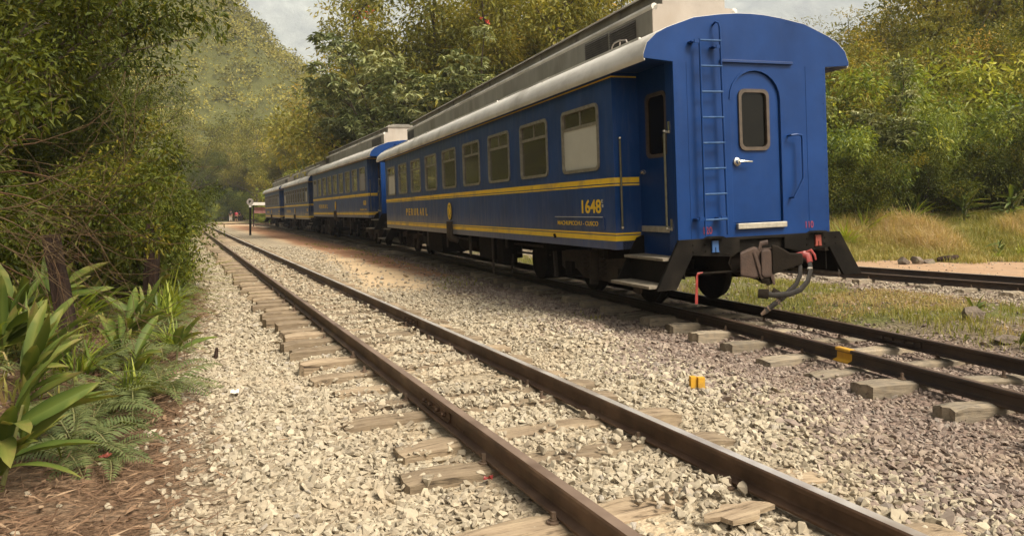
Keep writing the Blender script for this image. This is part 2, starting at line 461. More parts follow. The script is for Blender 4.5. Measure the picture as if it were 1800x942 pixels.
def mesh_np(name, V, F, mat, smooth=False, **attrs):
    V = np.asarray(V, np.float32)
    F = np.asarray(F, np.int32)
    me = bpy.data.meshes.new(name)
    k = F.shape[1]
    me.vertices.add(len(V))
    me.vertices.foreach_set('co', V.ravel())
    me.loops.add(F.size)
    me.loops.foreach_set('vertex_index', F.ravel())
    me.polygons.add(len(F))
    me.polygons.foreach_set('loop_start', np.arange(0, F.size, k, dtype=np.int32))
    for an, arr in attrs.items():
        arr = np.asarray(arr, np.float32)
        if arr.ndim == 1:
            at = me.attributes.new(an, 'FLOAT', 'POINT')
            at.data.foreach_set('value', arr)
        else:
            at = me.attributes.new(an, 'FLOAT_COLOR', 'POINT')
            full = np.ones((len(arr), 4), np.float32)
            full[:, :3] = arr
            at.data.foreach_set('color', full.ravel())
    me.update(calc_edges=True)
    if smooth: me.shade_smooth()
    else: me.shade_flat()
    me.materials.append(mat)
    return me

class MB:
    def __init__(self):
        self.v = []; self.f = []
    def add(self, V, F):
        k = len(self.v)
        self.v += [tuple(p) for p in V]
        self.f += [[i + k for i in f] for f in F]
        return self
    def box(self, x0, x1, y0, y1, z0, z1):
        V = [(x, y, z) for x in (x0, x1) for y in (y0, y1) for z in (z0, z1)]
        return self.add(V, [(0, 1, 3, 2), (4, 6, 7, 5), (0, 4, 5, 1), (2, 3, 7, 6), (0, 2, 6, 4), (1, 5, 7, 3)])
    def bar(self, p, q, w, h, up=(0, 0, 1)):
        p = Vector(p); q = Vector(q); d = (q - p).normalized()
        s = d.cross(Vector(up))
        if s.length < 1e-4: s = d.cross(Vector((1, 0, 0)))
        s.normalize(); u = s.cross(d)
        V = []
        for c in (p, q):
            for a, b in ((-1, -1), (1, -1), (1, 1), (-1, 1)):
                V.append(c + s * (a * w / 2) + u * (b * h / 2))
        return self.add(V, [(0, 1, 2, 3), (7, 6, 5, 4), (0, 4, 5, 1), (1, 5, 6, 2), (2, 6, 7, 3), (3, 7, 4, 0)])
    def tube(self, pts, r, n=8):
        pts = [Vector(p) for p in pts]
        rs = r if isinstance(r, (list, tuple)) else [r] * len(pts)
        V = []; F = []
        t0 = (pts[1] - pts[0]).normalized()
        s = t0.cross(Vector((0, 0, 1)))
        if s.length < 1e-3: s = t0.cross(Vector((1, 0, 0)))
        s.normalize()
        for i, p in enumerate(pts):
            a = pts[max(0, i - 1)]; b = pts[min(len(pts) - 1, i + 1)]
            t = (b - a).normalized()
            s = (s - t * s.dot(t)).normalized()
            u = t.cross(s)
            for k in range(n):
                an = 2 * math.pi * k / n
                V.append(p + (s * math.cos(an) + u * math.sin(an)) * rs[i])
        for i in range(len(pts) - 1):
            for k in range(n):
                F.append((i * n + k, i * n + (k + 1) % n, (i + 1) * n + (k + 1) % n, (i + 1) * n + k))
        F.append(tuple(range(n))[::-1])
        F.append(tuple((len(pts) - 1) * n + k for k in range(n)))
        return self.add(V, F)
    def lathe(self, c, axis, prof, n=24):
        """prof: (offset along axis, radius) list"""
        c = Vector(c); ax = Vector(axis).normalized()
        s = ax.cross(Vector((0, 0, 1)))
        if s.length < 1e-3: s = Vector((1, 0, 0))
        s.normalize(); u = ax.cross(s)
        V = []; F = []
        for o, r in prof:
            for k in range(n):
                an = 2 * math.pi * k / n
                V.append(c + ax * o + (s * math.cos(an) + u * math.sin(an)) * r)
        for i in range(len(prof) - 1):
            for k in range(n):
                F.append((i * n + k, i * n + (k + 1) % n, (i + 1) * n + (k + 1) % n, (i + 1) * n + k))
        F.append(tuple(range(n))[::-1]); F.append(tuple((len(prof) - 1) * n + k for k in range(n)))
        return self.add(V, F)
    @staticmethod
    def _p3(axis, a, p):
        if axis == 'x': return (a, p[0], p[1])
        if axis == 'y': return (p[0], a, p[1])
        return (p[0], p[1], a)
    def prism(self, poly, axis, a, b):
        n = len(poly)
        V = [self._p3(axis, a, p) for p in poly] + [self._p3(axis, b, p) for p in poly]
        F = [tuple(range(n))[::-1], tuple(range(n, 2 * n))]
        F += [(i, (i + 1) % n, n + (i + 1) % n, n + i) for i in range(n)]
        return self.add(V, F)
    def prismh(self, outer, holes, axis, a, b):
        loops = [outer] + holes
        flat = [p for lp in loops for p in lp]
        tris = tessellate_polygon([[Vector((p[0], p[1], 0)) for p in lp] for lp in loops])
        n = len(flat)
        V = [self._p3(axis, a, p) for p in flat] + [self._p3(axis, b, p) for p in flat]
        F = [tuple(t)[::-1] for t in tris] + [tuple(i + n for i in t) for t in tris]
        o = 0
        for lp in loops:
            k = len(lp)
            F += [(o + i, o + (i + 1) % k, n + o + (i + 1) % k, n + o + i) for i in range(k)]
            o += k
        return self.add(V, F)
    def ring(self, outer, inner, axis, a, b):
        n = len(outer)
        V = [self._p3(axis, a, p) for p in outer] + [self._p3(axis, a, p) for p in inner]
        V += [self._p3(axis, b, p) for p in outer] + [self._p3(axis, b, p) for p in inner]
        F = []
        for i in range(n):
            j = (i + 1) % n
            F += [(i, j, n + j, n + i), (2 * n + i, 3 * n + i, 3 * n + j, 2 * n + j),
                  (i, 2 * n + i, 2 * n + j, j), (n + i, n + j, 3 * n + j, 3 * n + i)]
        return self.add(V, F)
    def mesh(self, name, mat, tf=None, smooth=False):
        v = self.v if tf is None else [tf(p) for p in self.v]
        me = bpy.data.meshes.new(name)
        me.from_pydata(v, [], self.f)
        bm = bmesh.new(); bm.from_mesh(me)
        bmesh.ops.recalc_face_normals(bm, faces=bm.faces)
        bm.to_mesh(me); bm.free()
        if smooth:
            me.shade_smooth()
            me.set_sharp_from_angle(angle=R(40))
        me.materials.append(mat)
        return me
    def build(self, name, mat, parent=None, tf=None, smooth=False, bevel=0.0, seg=2):
        o = link(name, self.mesh(name, mat, tf, smooth), parent)
        if bevel > 0:
            b = o.modifiers.new('bevel', 'BEVEL')
            b.width = bevel; b.segments = seg; b.limit_method = 'ANGLE'; b.angle_limit = R(35)
        return o

def rrect(x0, x1, y0, y1, r, n=5):
    P = []
    for cx, cy, a0 in ((x1 - r, y0 + r, -90), (x1 - r, y1 - r, 0), (x0 + r, y1 - r, 90), (x0 + r, y0 + r, 180)):
        for k in range(n + 1):
            a = R(a0 + 90 * k / n)
            P.append((cx + r * math.cos(a), cy + r * math.sin(a)))
    return P

def text_mesh(body, w, h, depth, mat, bold=0.0, name='lettering'):
    """flat lettering fitted into a w x h box, origin at its lower left, reading along +x"""
    cu = bpy.data.curves.new('lettering', 'FONT')
    cu.body = body
    cu.extrude = 0.01
    cu.offset = bold
    o = bpy.data.objects.new('lettering', cu)
    COL.objects.link(o)
    dg = bpy.context.evaluated_depsgraph_get()
    me = bpy.data.meshes.new_from_object(o.evaluated_get(dg))
    bpy.data.objects.remove(o)
    n = len(me.vertices)
    co = np.empty(n * 3, np.float32); me.vertices.foreach_get('co', co)
    co = co.reshape(-1, 3)
    lo = co.min(0); hi = co.max(0)
    co = (co - lo) / np.maximum(hi - lo, 1e-6) * np.array([w, h, depth], np.float32)
    me.vertices.foreach_set('co', co.ravel())
    me.materials.clear(); me.materials.append(mat)
    me.name = name
    me.update()
    return me

# ------------------------------------------------------------------ track lines and terrain
def catmull(P, step=0.5):
    P = [np.array(p, float) for p in P]
    P = [2 * P[0] - P[1]] + P + [2 * P[-1] - P[-2]]
    out = []
    for i in range(1, len(P) - 2):
        n = max(2, int(np.linalg.norm(P[i + 1] - P[i]) / step))
        for k in range(n):
            t = k / n
            a, b, c, d = P[i - 1], P[i], P[i + 1], P[i + 2]
            out.append(0.5 * ((2 * b) + (-a + c) * t + (2 * a - 5 * b + 4 * c - d) * t * t + (-a + 3 * b - 3 * c + d) * t ** 3))
    out.append(P[-2])
    return np.array(out)

near_pts = [(3.66, -3.0), (2.70, -1.0), (1.756, 1.06)] + [(2.233 - 0.45 * z, z) for z in (2, 5, 10, 20, 40, 60, 74)]
near_pts += [(-33.6, 80), (-34.2, 84.5), (-31.5, 88.2), (-27, 89.5), (-20, 90.2), (-8, 90.5)]
NEAR = catmull(near_pts)
E1 = (3.02, 9.02); A1 = R(19.9)
E2 = (-3.68, 27.5); A2 = R(23.3)
E3 = (-10.3, 43.4); A3 = R(23.2)
E4 = (-16.72, 58.4); A4 = R(23.2)
def along(E, A, s): return (E[0] - math.sin(A) * s, E[1] + math.cos(A) * s)
TRAIN = catmull([(6.28, -3), (5.458, 0), (4.36, 4), (3.27, 8), along(E1, A1, 2.6), along(E1, A1, 15.7), along(E2, A2, 2.5), along(E2, A2, 13.4),
                 along(E3, A3, 2.5), along(E3, A3, 12.5), along(E4, A4, 2.5), along(E4, A4, 13), (-30, 88), (-36, 110), (-55, 170)])
THIRD = catmull([(17.2, 0), (12.1, 8.05), (9.08, 12.78), (7.49, 15.26), (4.5, 20.2), (1.9, 25.5), (-0.3, 31), (-3, 38), (-7, 48), (-13, 62), (-22, 84), (-30, 110), (-45, 160)])

PATH = catmull([(-1.6, 11), (-2.5, 15.6), (-4.0, 20), (-7.6, 30), (-16.7, 51), (-27.6, 76), (-37.5, 98), (-41, 110), (-46, 140)])

def sdist(PL, X, Y):
    """signed distance to a polyline (positive right of travel) and arc index"""
    best = np.full(X.shape, 1e9); sg = np.zeros(X.shape)
    P = PL[::2] if len(PL) > 60 else PL
    if not np.allclose(P[-1], PL[-1]): P = np.vstack([P, PL[-1]])
    for a, b in zip(P[:-1], P[1:]):
        d = b - a; L2 = d @ d
        t = np.clip(((X - a[0]) * d[0] + (Y - a[1]) * d[1]) / L2, 0, 1)
        qx = X - a[0] - t * d[0]; qy = Y - a[1] - t * d[1]
        r = np.hypot(qx, qy)
        s = np.where(d[0] * qy - d[1] * qx > 0, -1.0, 1.0)
        m = r < best
        best = np.where(m, r, best); sg = np.where(m, s, sg)
    return best * sg

def sstep(a, b, x):
    t = np.clip((x - a) / (b - a), 0, 1)
    return t * t * (3 - 2 * t)

def vnoise(X, Y, s, seed=0):
    """cheap value noise"""
    X = X / s + seed * 17.3; Y = Y / s - seed * 9.1
    xi = np.floor(X); yi = np.floor(Y); fx = X - xi; fy = Y - yi
    fx = fx * fx * (3 - 2 * fx); fy = fy * fy * (3 - 2 * fy)
    def h(a, b):
        q = np.sin(a * 127.1 + b * 311.7 + seed * 3.7) * 43758.5453
        return q - np.floor(q)
    return (h(xi, yi) * (1 - fx) + h(xi + 1, yi) * fx) * (1 - fy) + (h(xi, yi + 1) * (1 - fx) + h(xi + 1, yi + 1) * fx) * fy

def zones(X, Y):
    dn = sdist(NEAR, X, Y); dt = sdist(TRAIN, X, Y); d3 = sdist(THIRD, X, Y)
    wob = (vnoise(X, Y, 1.3, 1) - 0.5) * 0.9 + (vnoise(X, Y, 0.4, 2) - 0.5) * 0.35
    dl = (-0.445 * Y + 0.17) - X + wob * 0.8          # >0 : left of the ballast edge
    mauve = sstep(-3.0, -1.5, dt + wob * 1.1)
    far = sstep(13, 18, Y)
    # worn sandy footpath between the two tracks, narrowing towards us
    dp = sdist(PATH, X, Y)
    sand = np.exp(-((dp - wob * 0.25) / (0.55 + 0.011 * Y)) ** 4) * sstep(11.5, 15, Y + wob * 2)
    red = sstep(2.5, 3.1, dn + wob * 0.5) * sstep(14, 19, Y + wob * 3) * (1 - sstep(-1.6, -1.0, dt))
    red = np.clip(red, 0, 1) * (dt < 1)
    grass_m = sstep(1.25, 1.8, dt + wob * 0.5) * (1 - sstep(-3.0, -1.9, d3 + wob * 0.6)) * (d3 < 0)
    strip = (dt > 0) * sstep(0.9, 1.4, d3) * (1 - sstep(20.8, 22.6, Y + wob * 2.0))
    bankg = sstep(20.8, 22.4, Y + wob * 2.0) * sstep(1.6, 2.6, d3) * (dt > 0)
    patch = sstep(0.52, 0.62, vnoise(X, Y, 2.6, 5)) * sstep(2.9, 3.4, dn) * (dt < -1.3) * sstep(16, 22, Y) * 0.9
    litter = sstep(-0.35, 0.35, dl)
    deep = sstep(2.4, 4.0, dl)
    fines = sstep(0.60, 0.76, vnoise(X, Y, 0.75, 41)) * (Y < 15) * (1 - sstep(0.5, 0.95, np.abs(dn)))
    return dict(fines=fines, dn=dn, dt=dt, d3=d3, dl=dl, mauve=mauve, sand=sand, red=red, grass_m=grass_m, strip=strip, bankg=bankg, patch=patch, litter=litter, deep=deep, wob=wob)

def ground(X, Y, Z=None):
    X = np.asarray(X, float); Y = np.asarray(Y, float)
    z = Z or zones(X, Y)
    an = np.abs(z['dn'])
    h = np.full(X.shape, -0.185)
    h += 0.03 * (1 - sstep(0.45, 0.6, an))
    h -= 0.024 * sstep(0.5, 0.7, an) * (1 - sstep(1.1, 1.6, an)) * np.where(z['dn'] < 0, sstep(5.6, 7.2, Y), sstep(3.8, 4.8, Y))
    h -= 0.05 * sstep(0.7, 1.1, -z['dn']) * (1 - sstep(1.5, 2.2, -z['dn'])) * sstep(5, 7, Y)
    at = np.abs(z['dt'])
    h -= 0.045 * (1 - sstep(1.2, 2.0, at))
    h -= 0.05 * sstep(0.55, 0.75, -z['dt']) * (1 - sstep(1.3, 1.9, -z['dt']))
    h += 0.08 * z['grass_m'] * sstep(1.3, 2.2, z['dt'])
    dl = z['dl']
    h += 0.34 * sstep(0.0, 2.6, dl) * (1 - sstep(70, 100, Y)) + np.clip(dl - 4.0, 0, 60) * 0.28 * (1 - sstep(70, 100, Y))
    b = z['d3'] * (z['dt'] > 0)
    h += 1.05 * sstep(21.8, 27.8, Y + z['wob'] * 1.6) * sstep(2.0, 4.5, b) + np.clip(b - 13, 0, 110) * 0.06
    h += np.clip(Y - 100, 0, 20) * 0.012
    h += (vnoise(X, Y, 0.7, 3) - 0.5) * 0.05 * (1 - 0.6 * (an < 0.9)) + (vnoise(X, Y, 0.2, 4) - 0.5) * 0.018
    return h

def axis_pts(lo, f0, f1, hi, st, g):
    a = list(np.arange(f0, f1, st)); s = st; x = f1
    while x < hi: a.append(x); s *= g; x += s
    a.append(hi); s = st; x = f0; left = []
    while x > lo: s *= g; x -= s; left.append(x)
    return np.array(sorted(set(np.round(left + a, 4))))

gx = axis_pts(-900, -13, 13, 900, 0.13, 1.06)
gy = axis_pts(-120, 1.5, 26, 1850, 0.13, 1.045)
GX, GY = np.meshgrid(gx, gy)
zz = zones(GX.ravel(), GY.ravel())
GZ = ground(GX.ravel(), GY.ravel(), zz)
nx, ny = len(gx), len(gy)
idx = np.arange(nx * ny).reshape(ny, nx)
Fq = np.stack([idx[:-1, :-1], idx[:-1, 1:], idx[1:, 1:], idx[1:, :-1]], -1).reshape(-1, 4)
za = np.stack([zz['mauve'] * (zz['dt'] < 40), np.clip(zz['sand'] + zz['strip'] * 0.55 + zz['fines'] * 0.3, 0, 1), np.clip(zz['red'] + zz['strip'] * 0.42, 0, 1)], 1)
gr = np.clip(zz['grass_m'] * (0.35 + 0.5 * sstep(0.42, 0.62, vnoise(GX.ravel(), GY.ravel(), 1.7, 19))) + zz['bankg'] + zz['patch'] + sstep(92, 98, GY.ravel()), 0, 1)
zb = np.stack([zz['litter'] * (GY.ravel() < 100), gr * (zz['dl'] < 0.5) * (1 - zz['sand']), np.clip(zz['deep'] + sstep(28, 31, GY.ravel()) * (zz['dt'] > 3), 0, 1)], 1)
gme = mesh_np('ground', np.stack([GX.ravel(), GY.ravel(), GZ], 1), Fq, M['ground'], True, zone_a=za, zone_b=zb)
setp(link('ground', gme), kind='structure')

# ------------------------------------------------------------------ rails and sleepers
def resample(PL, step):
    d = np.r_[0, np.cumsum(np.linalg.norm(np.diff(PL, axis=0), axis=1))]
    s = np.arange(0, d[-1], step)
    return np.stack([np.interp(s, d, PL[:, 0]), np.interp(s, d, PL[:, 1])], 1), s

RAILP = [(-0.055, 0.0), (0.055, 0.0), (0.055, 0.011), (0.014, 0.024), (0.009, 0.036), (0.009, 0.088), (0.031, 0.098), (0.032, 0.118), (0.026, 0.126),
         (-0.026, 0.126), (-0.032, 0.118), (-0.031, 0.098), (-0.009, 0.088), (-0.009, 0.036), (-0.014, 0.024), (-0.055, 0.011)]
def rail(PL, off, top, parent, side_m, top_m, step=0.5, prof=RAILP, name='rail', s0=None, s1=None):
    P, s = resample(PL, step)
    if s0 is not None:
        k = (s >= s0) & (s <= s1); P = P[k]
    T = np.gradient(P, axis=0); T /= np.linalg.norm(T, axis=1)[:, None]
    N = np.stack([T[:, 1], -T[:, 0]], 1)
    n = len(prof); V = []; F = []
    for i in range(len(P)):
        for a, b in prof:
            V.append((P[i, 0] + N[i, 0] * (off + a), P[i, 1] + N[i, 1] * (off + a), top - 0.126 + b))
    mi = []
    for i in range(len(P) - 1):
        for k in range(n):
            F.append((i * n + k, i * n + (k + 1) % n, (i + 1) * n + (k + 1) % n, (i + 1) * n + k))
            mi.append(1 if k == 8 else 0)
    F.append(tuple(range(n))); F.append(tuple((len(P) - 1) * n + k for k in range(n))); mi += [0, 0]
    me = bpy.data.meshes.new(name); me.from_pydata(V, [], F)
    me.materials.append(side_m); me.materials.append(top_m)
    me.polygons.foreach_set('material_index', mi)
    bm = bmesh.new(); bm.from_mesh(me); bmesh.ops.recalc_face_normals(bm, faces=bm.faces); bm.to_mesh(me); bm.free()
    return link(name, me, parent)

def sleeper_mesh(seed, L=2.0, W=0.20, Hh=0.13):
    r = random.Random(seed)
    nu, nv = 14, 4
    V = []; F = []
    def pt(u, v, top):
        x = -L / 2 + L * u / nu; y = -W / 2 + W * v / nv
        e = 0.016 if u in (0, nu) else 0.0
        if u in (0, nu): x += r.uniform(-0.02, 0.02)
        if v in (0, nv): y += r.uniform(-0.008, 0.008)
        return (x, y, (r.uniform(-0.006, 0.004) - (0.012 if v in (0, nv) else 0) - e) if top else -Hh)
    top = [[None] * (nv + 1) for _ in range(nu + 1)]
    for u in range(nu + 1):
        for v in range(nv + 1):
            top[u][v] = len(V); V.append(pt(u, v, True))
    for u in range(nu):
        for v in range(nv):
            F.append((top[u][v], top[u + 1][v], top[u + 1][v + 1], top[u][v + 1]))
    loop = [top[u][0] for u in range(nu + 1)] + [top[nu][v] for v in range(1, nv + 1)] + [top[u][nv] for u in range(nu - 1, -1, -1)] + [top[0][v] for v in range(nv - 1, 0, -1)]
    bot = []
    for i in loop:
        bot.append(len(V)); V.append((V[i][0], V[i][1], -Hh))
    k = len(loop)
    for i in range(k):
        F.append((loop[i], bot[i], bot[(i + 1) % k], loop[(i + 1) % k]))
    F.append(tuple(bot))
    return V, F

sl_mesh = {}
for kk in range(6):
    V, F = sleeper_mesh(kk)
    for mm in ('sleeper', 'sleeper_grey'):
        me = bpy.data.meshes.new('sleeper'); me.from_pydata(V, [], F)
        bm = bmesh.new(); bm.from_mesh(me); bmesh.ops.recalc_face_normals(bm, faces=bm.faces); bm.to_mesh(me); bm.free()
        me.materials.append(M[mm]); sl_mesh[(mm, kk)] = me
b = MB()
b.lathe((0, 0, 0), (0, 0, 1), [(0, 0.030), (0.010, 0.030), (0.012, 0.018), (0.02, 0.018)], 10)
b.prism([(0.013 * math.cos(a), 0.013 * math.sin(a)) for a in [R(45 + 90 * q) for q in range(4)]], 'z', 0.02, 0.052)
spike_me = b.mesh('spike', M['spike'])

SLEEPER_POS = []   # (x, y, cos, sin, half length, half width, top)
def lay_sleepers(track, PL, ss, top, mm, maxn=300, spikes_to=14.0, tilt=0.0, jit=0.03, L=2.0, every=1):
    d = np.r_[0, np.cumsum(np.linalg.norm(np.diff(PL, axis=0), axis=1))]
    for k, s in enumerate(ss):
        x = np.interp(s, d, PL[:, 0]); y = np.interp(s, d, PL[:, 1])
        x2 = np.interp(s + 0.1, d, PL[:, 0]); y2 = np.interp(s + 0.1, d, PL[:, 1])
        a = math.atan2(y2 - y, x2 - x) - math.pi / 2 + random.gauss(0, 0.025)
        o = link('sleeper', sl_mesh[(mm, random.randrange(6))], track)
        j = random.gauss(0, jit)
        o.location = (x + math.cos(a) * j, y + math.sin(a) * j, top + random.uniform(-0.012, 0.006))
        o.rotation_euler = (0, tilt + random.gauss(0, 0.004), a + (math.pi if random.random() < 0.5 else 0))
        o.scale = (L / 2.0 * random.uniform(0.96, 1.03), random.uniform(0.82, 1.15), 1)
        SLEEPER_POS.append((o.location.x, o.location.y, math.cos(a), math.sin(a), o.scale.x, 0.1 * o.scale.y))
        if y < spikes_to and y > 0.5:
            for off in (-0.487 - 0.072, -0.487 + 0.072, 0.487 - 0.072, 0.487 + 0.072):
                if random.random() < 0.16: continue
                q = link('spike', spike_me, o)
                lx = off * (1 if abs(((o.rotation_euler[2] - a) % (2 * math.pi))) < 1 else -1) / o.scale.x
                q.location = (lx, random.uniform(-0.03, 0.03), 0.0)
                q.scale = (1 / o.scale.x, 1 / o.scale.y, random.uniform(0.8, 1.1))

def s_of_y(PL, y):
    d = np.r_[0, np.cumsum(np.linalg.norm(np.diff(PL, axis=0), axis=1))]
    i = np.argmax(PL[:, 1] >= y)
    return d[i - 1] + (d[i] - d[i - 1]) * (y - PL[i - 1, 1]) / (PL[i, 1] - PL[i - 1, 1])

near_t = empty('railway_track', (0, 0, 0), 0, 'long straight railway track with worn wooden sleepers running past the empty side of the train', 'railway track')
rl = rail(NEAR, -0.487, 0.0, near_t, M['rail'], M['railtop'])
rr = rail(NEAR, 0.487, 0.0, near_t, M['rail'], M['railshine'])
ys = [0.9, 1.55, 2.1, 2.78, 3.46, 4.16, 4.62, 5.2, 5.55, 6.0, 6.56, 7.12, 7.75, 8.2, 8.6, 9.0]
ss = [s_of_y(NEAR, y) for y in ys]
s = ss[-1]
while len(ss) < 140 and s < 96:
    s += random.uniform(0.44, 0.62); ss.append(s)
lay_sleepers(near_t, NEAR, ss, -0.136, 'sleeper')
def fishplate(PL, off, top, y, parent, inner, m, name='joint_plate'):
    s = s_of_y(PL, y)
    d = np.r_[0, np.cumsum(np.linalg.norm(np.diff(PL, axis=0), axis=1))]
    x0 = np.interp(s, d, PL[:, 0]); y0 = np.interp(s, d, PL[:, 1])
    x1 = np.interp(s + 0.3, d, PL[:, 0]); y1 = np.interp(s + 0.3, d, PL[:, 1])
    t = np.array([x1 - x0, y1 - y0]); t /= np.linalg.norm(t); nn = np.array([t[1], -t[0]])
    g = MB()
    def P(u, v, w): return (x0 + t[0] * u + nn[0] * (off + v), y0 + t[1] * u + nn[1] * (off + v), top - 0.126 + w)
    for sd in (-1, 1):
        prof = [(0.010, 0.028), (0.030, 0.026), (0.034, 0.034), (0.020, 0.046), (0.020, 0.078), (0.029, 0.088), (0.028, 0.094), (0.010, 0.088)]
        n = len(prof)
        V = [P(-0.28, sd * a, c) for a, c in prof] + [P(0.28, sd * a, c) for a, c in prof]
        g.add(V, [tuple(range(n)), tuple(range(n, 2 * n))] + [(i, (i + 1) % n, n + (i + 1) % n, n + i) for i in range(n)])
        for u in (-0.2, -0.075, 0.075, 0.2):
            g.tube([P(u, sd * 0.018, 0.062), P(u, sd * 0.046, 0.062)], 0.013, 6)
    return g.build(name, m, parent)
fishplate(NEAR, -0.487, 0.0, 5.05, rl, 1, M['rail'])
fishplate(NEAR, 0.487, 0.0, 8.6, rr, 1, M['rail'])

train_t = empty('railway_track', (0, 0, 0), 0, 'curving railway track that the blue train stands on, with dark rails and purplish ballast', 'railway track')
tl_ = rail(TRAIN, -0.487, -0.05, train_t, M['railblack'], M['raildull'])
tr_ = rail(TRAIN, 0.487, -0.02, train_t, M['railblack'], M['raildull'])
ys = [0.8, 1.5, 2.2, 2.9, 3.55, 4.2, 4.85, 5.5, 6.2, 6.85, 7.5, 8.15, 8.8]
ss = [s_of_y(TRAIN, y) for y in ys]; s = ss[-1]
while s < 92:
    s += random.uniform(0.55, 0.7); ss.append(s)
lay_sleepers(train_t, TRAIN, ss, -0.178, 'sleeper_grey', spikes_to=9.5, tilt=-R(1.5))
fishplate(TRAIN, 0.487, -0.02, 7.35, tr_, -1, M['railblack'])
# yellow band painted round the near rail
big = [(a * 1.07 + 0.0, b_ * 1.0 + (0.002 if b_ > 0.1 else -0.001)) for a, b_ in RAILP]
sy = s_of_y(TRAIN, 6.98)
rail(TRAIN, -0.487, -0.0488, tl_, M['yellow'], M['yellow'], 0.05, [(a + math.copysign(0.0016, a), c + (0.001 if c > 0.1 else 0.0012)) for a, c in RAILP], 'paint_band', sy - 0.11, sy + 0.11)

third_t = empty('railway_track', (0, 0, 0), 0, 'siding track with dark rails crossing behind the coach at the far right', 'railway track')
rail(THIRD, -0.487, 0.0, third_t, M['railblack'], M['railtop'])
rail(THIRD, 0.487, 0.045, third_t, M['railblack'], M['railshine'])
ss = list(np.arange(6, 62, 0.66) + rng.uniform(-0.06, 0.06, len(np.arange(6, 62, 0.66))))
lay_sleepers(third_t, THIRD, ss, -0.135, 'sleeper_grey', spikes_to=18, tilt=-R(2.2))

scrap = empty('loose_rail', (0, 0, 0), 0, 'short rusty rail end lying in the weeds beside the train track at the right edge', 'rail piece')
rail(np.array([(5.06, 7.10), (6.1, 6.35), (7.4, 5.5)]), 0, -0.02, scrap, M['rust'], M['raildull'], 0.2, name='rail_web')

# ------------------------------------------------------------------ coaches
ROOF = [(1.50, 3.075), (1.50, 3.12), (1.447, 3.256), (1.32, 3.37), (1.17, 3.445), (0.81, 3.575), (0.45, 3.63), (0.2, 3.655)]
ROOF = ROOF + [(0, 3.66)] + [(-a, b_) for a, b_ in ROOF[::-1]]
HB = 1.38            # half width of the body
WIN_P, WIN_W = 1.77, 1.16

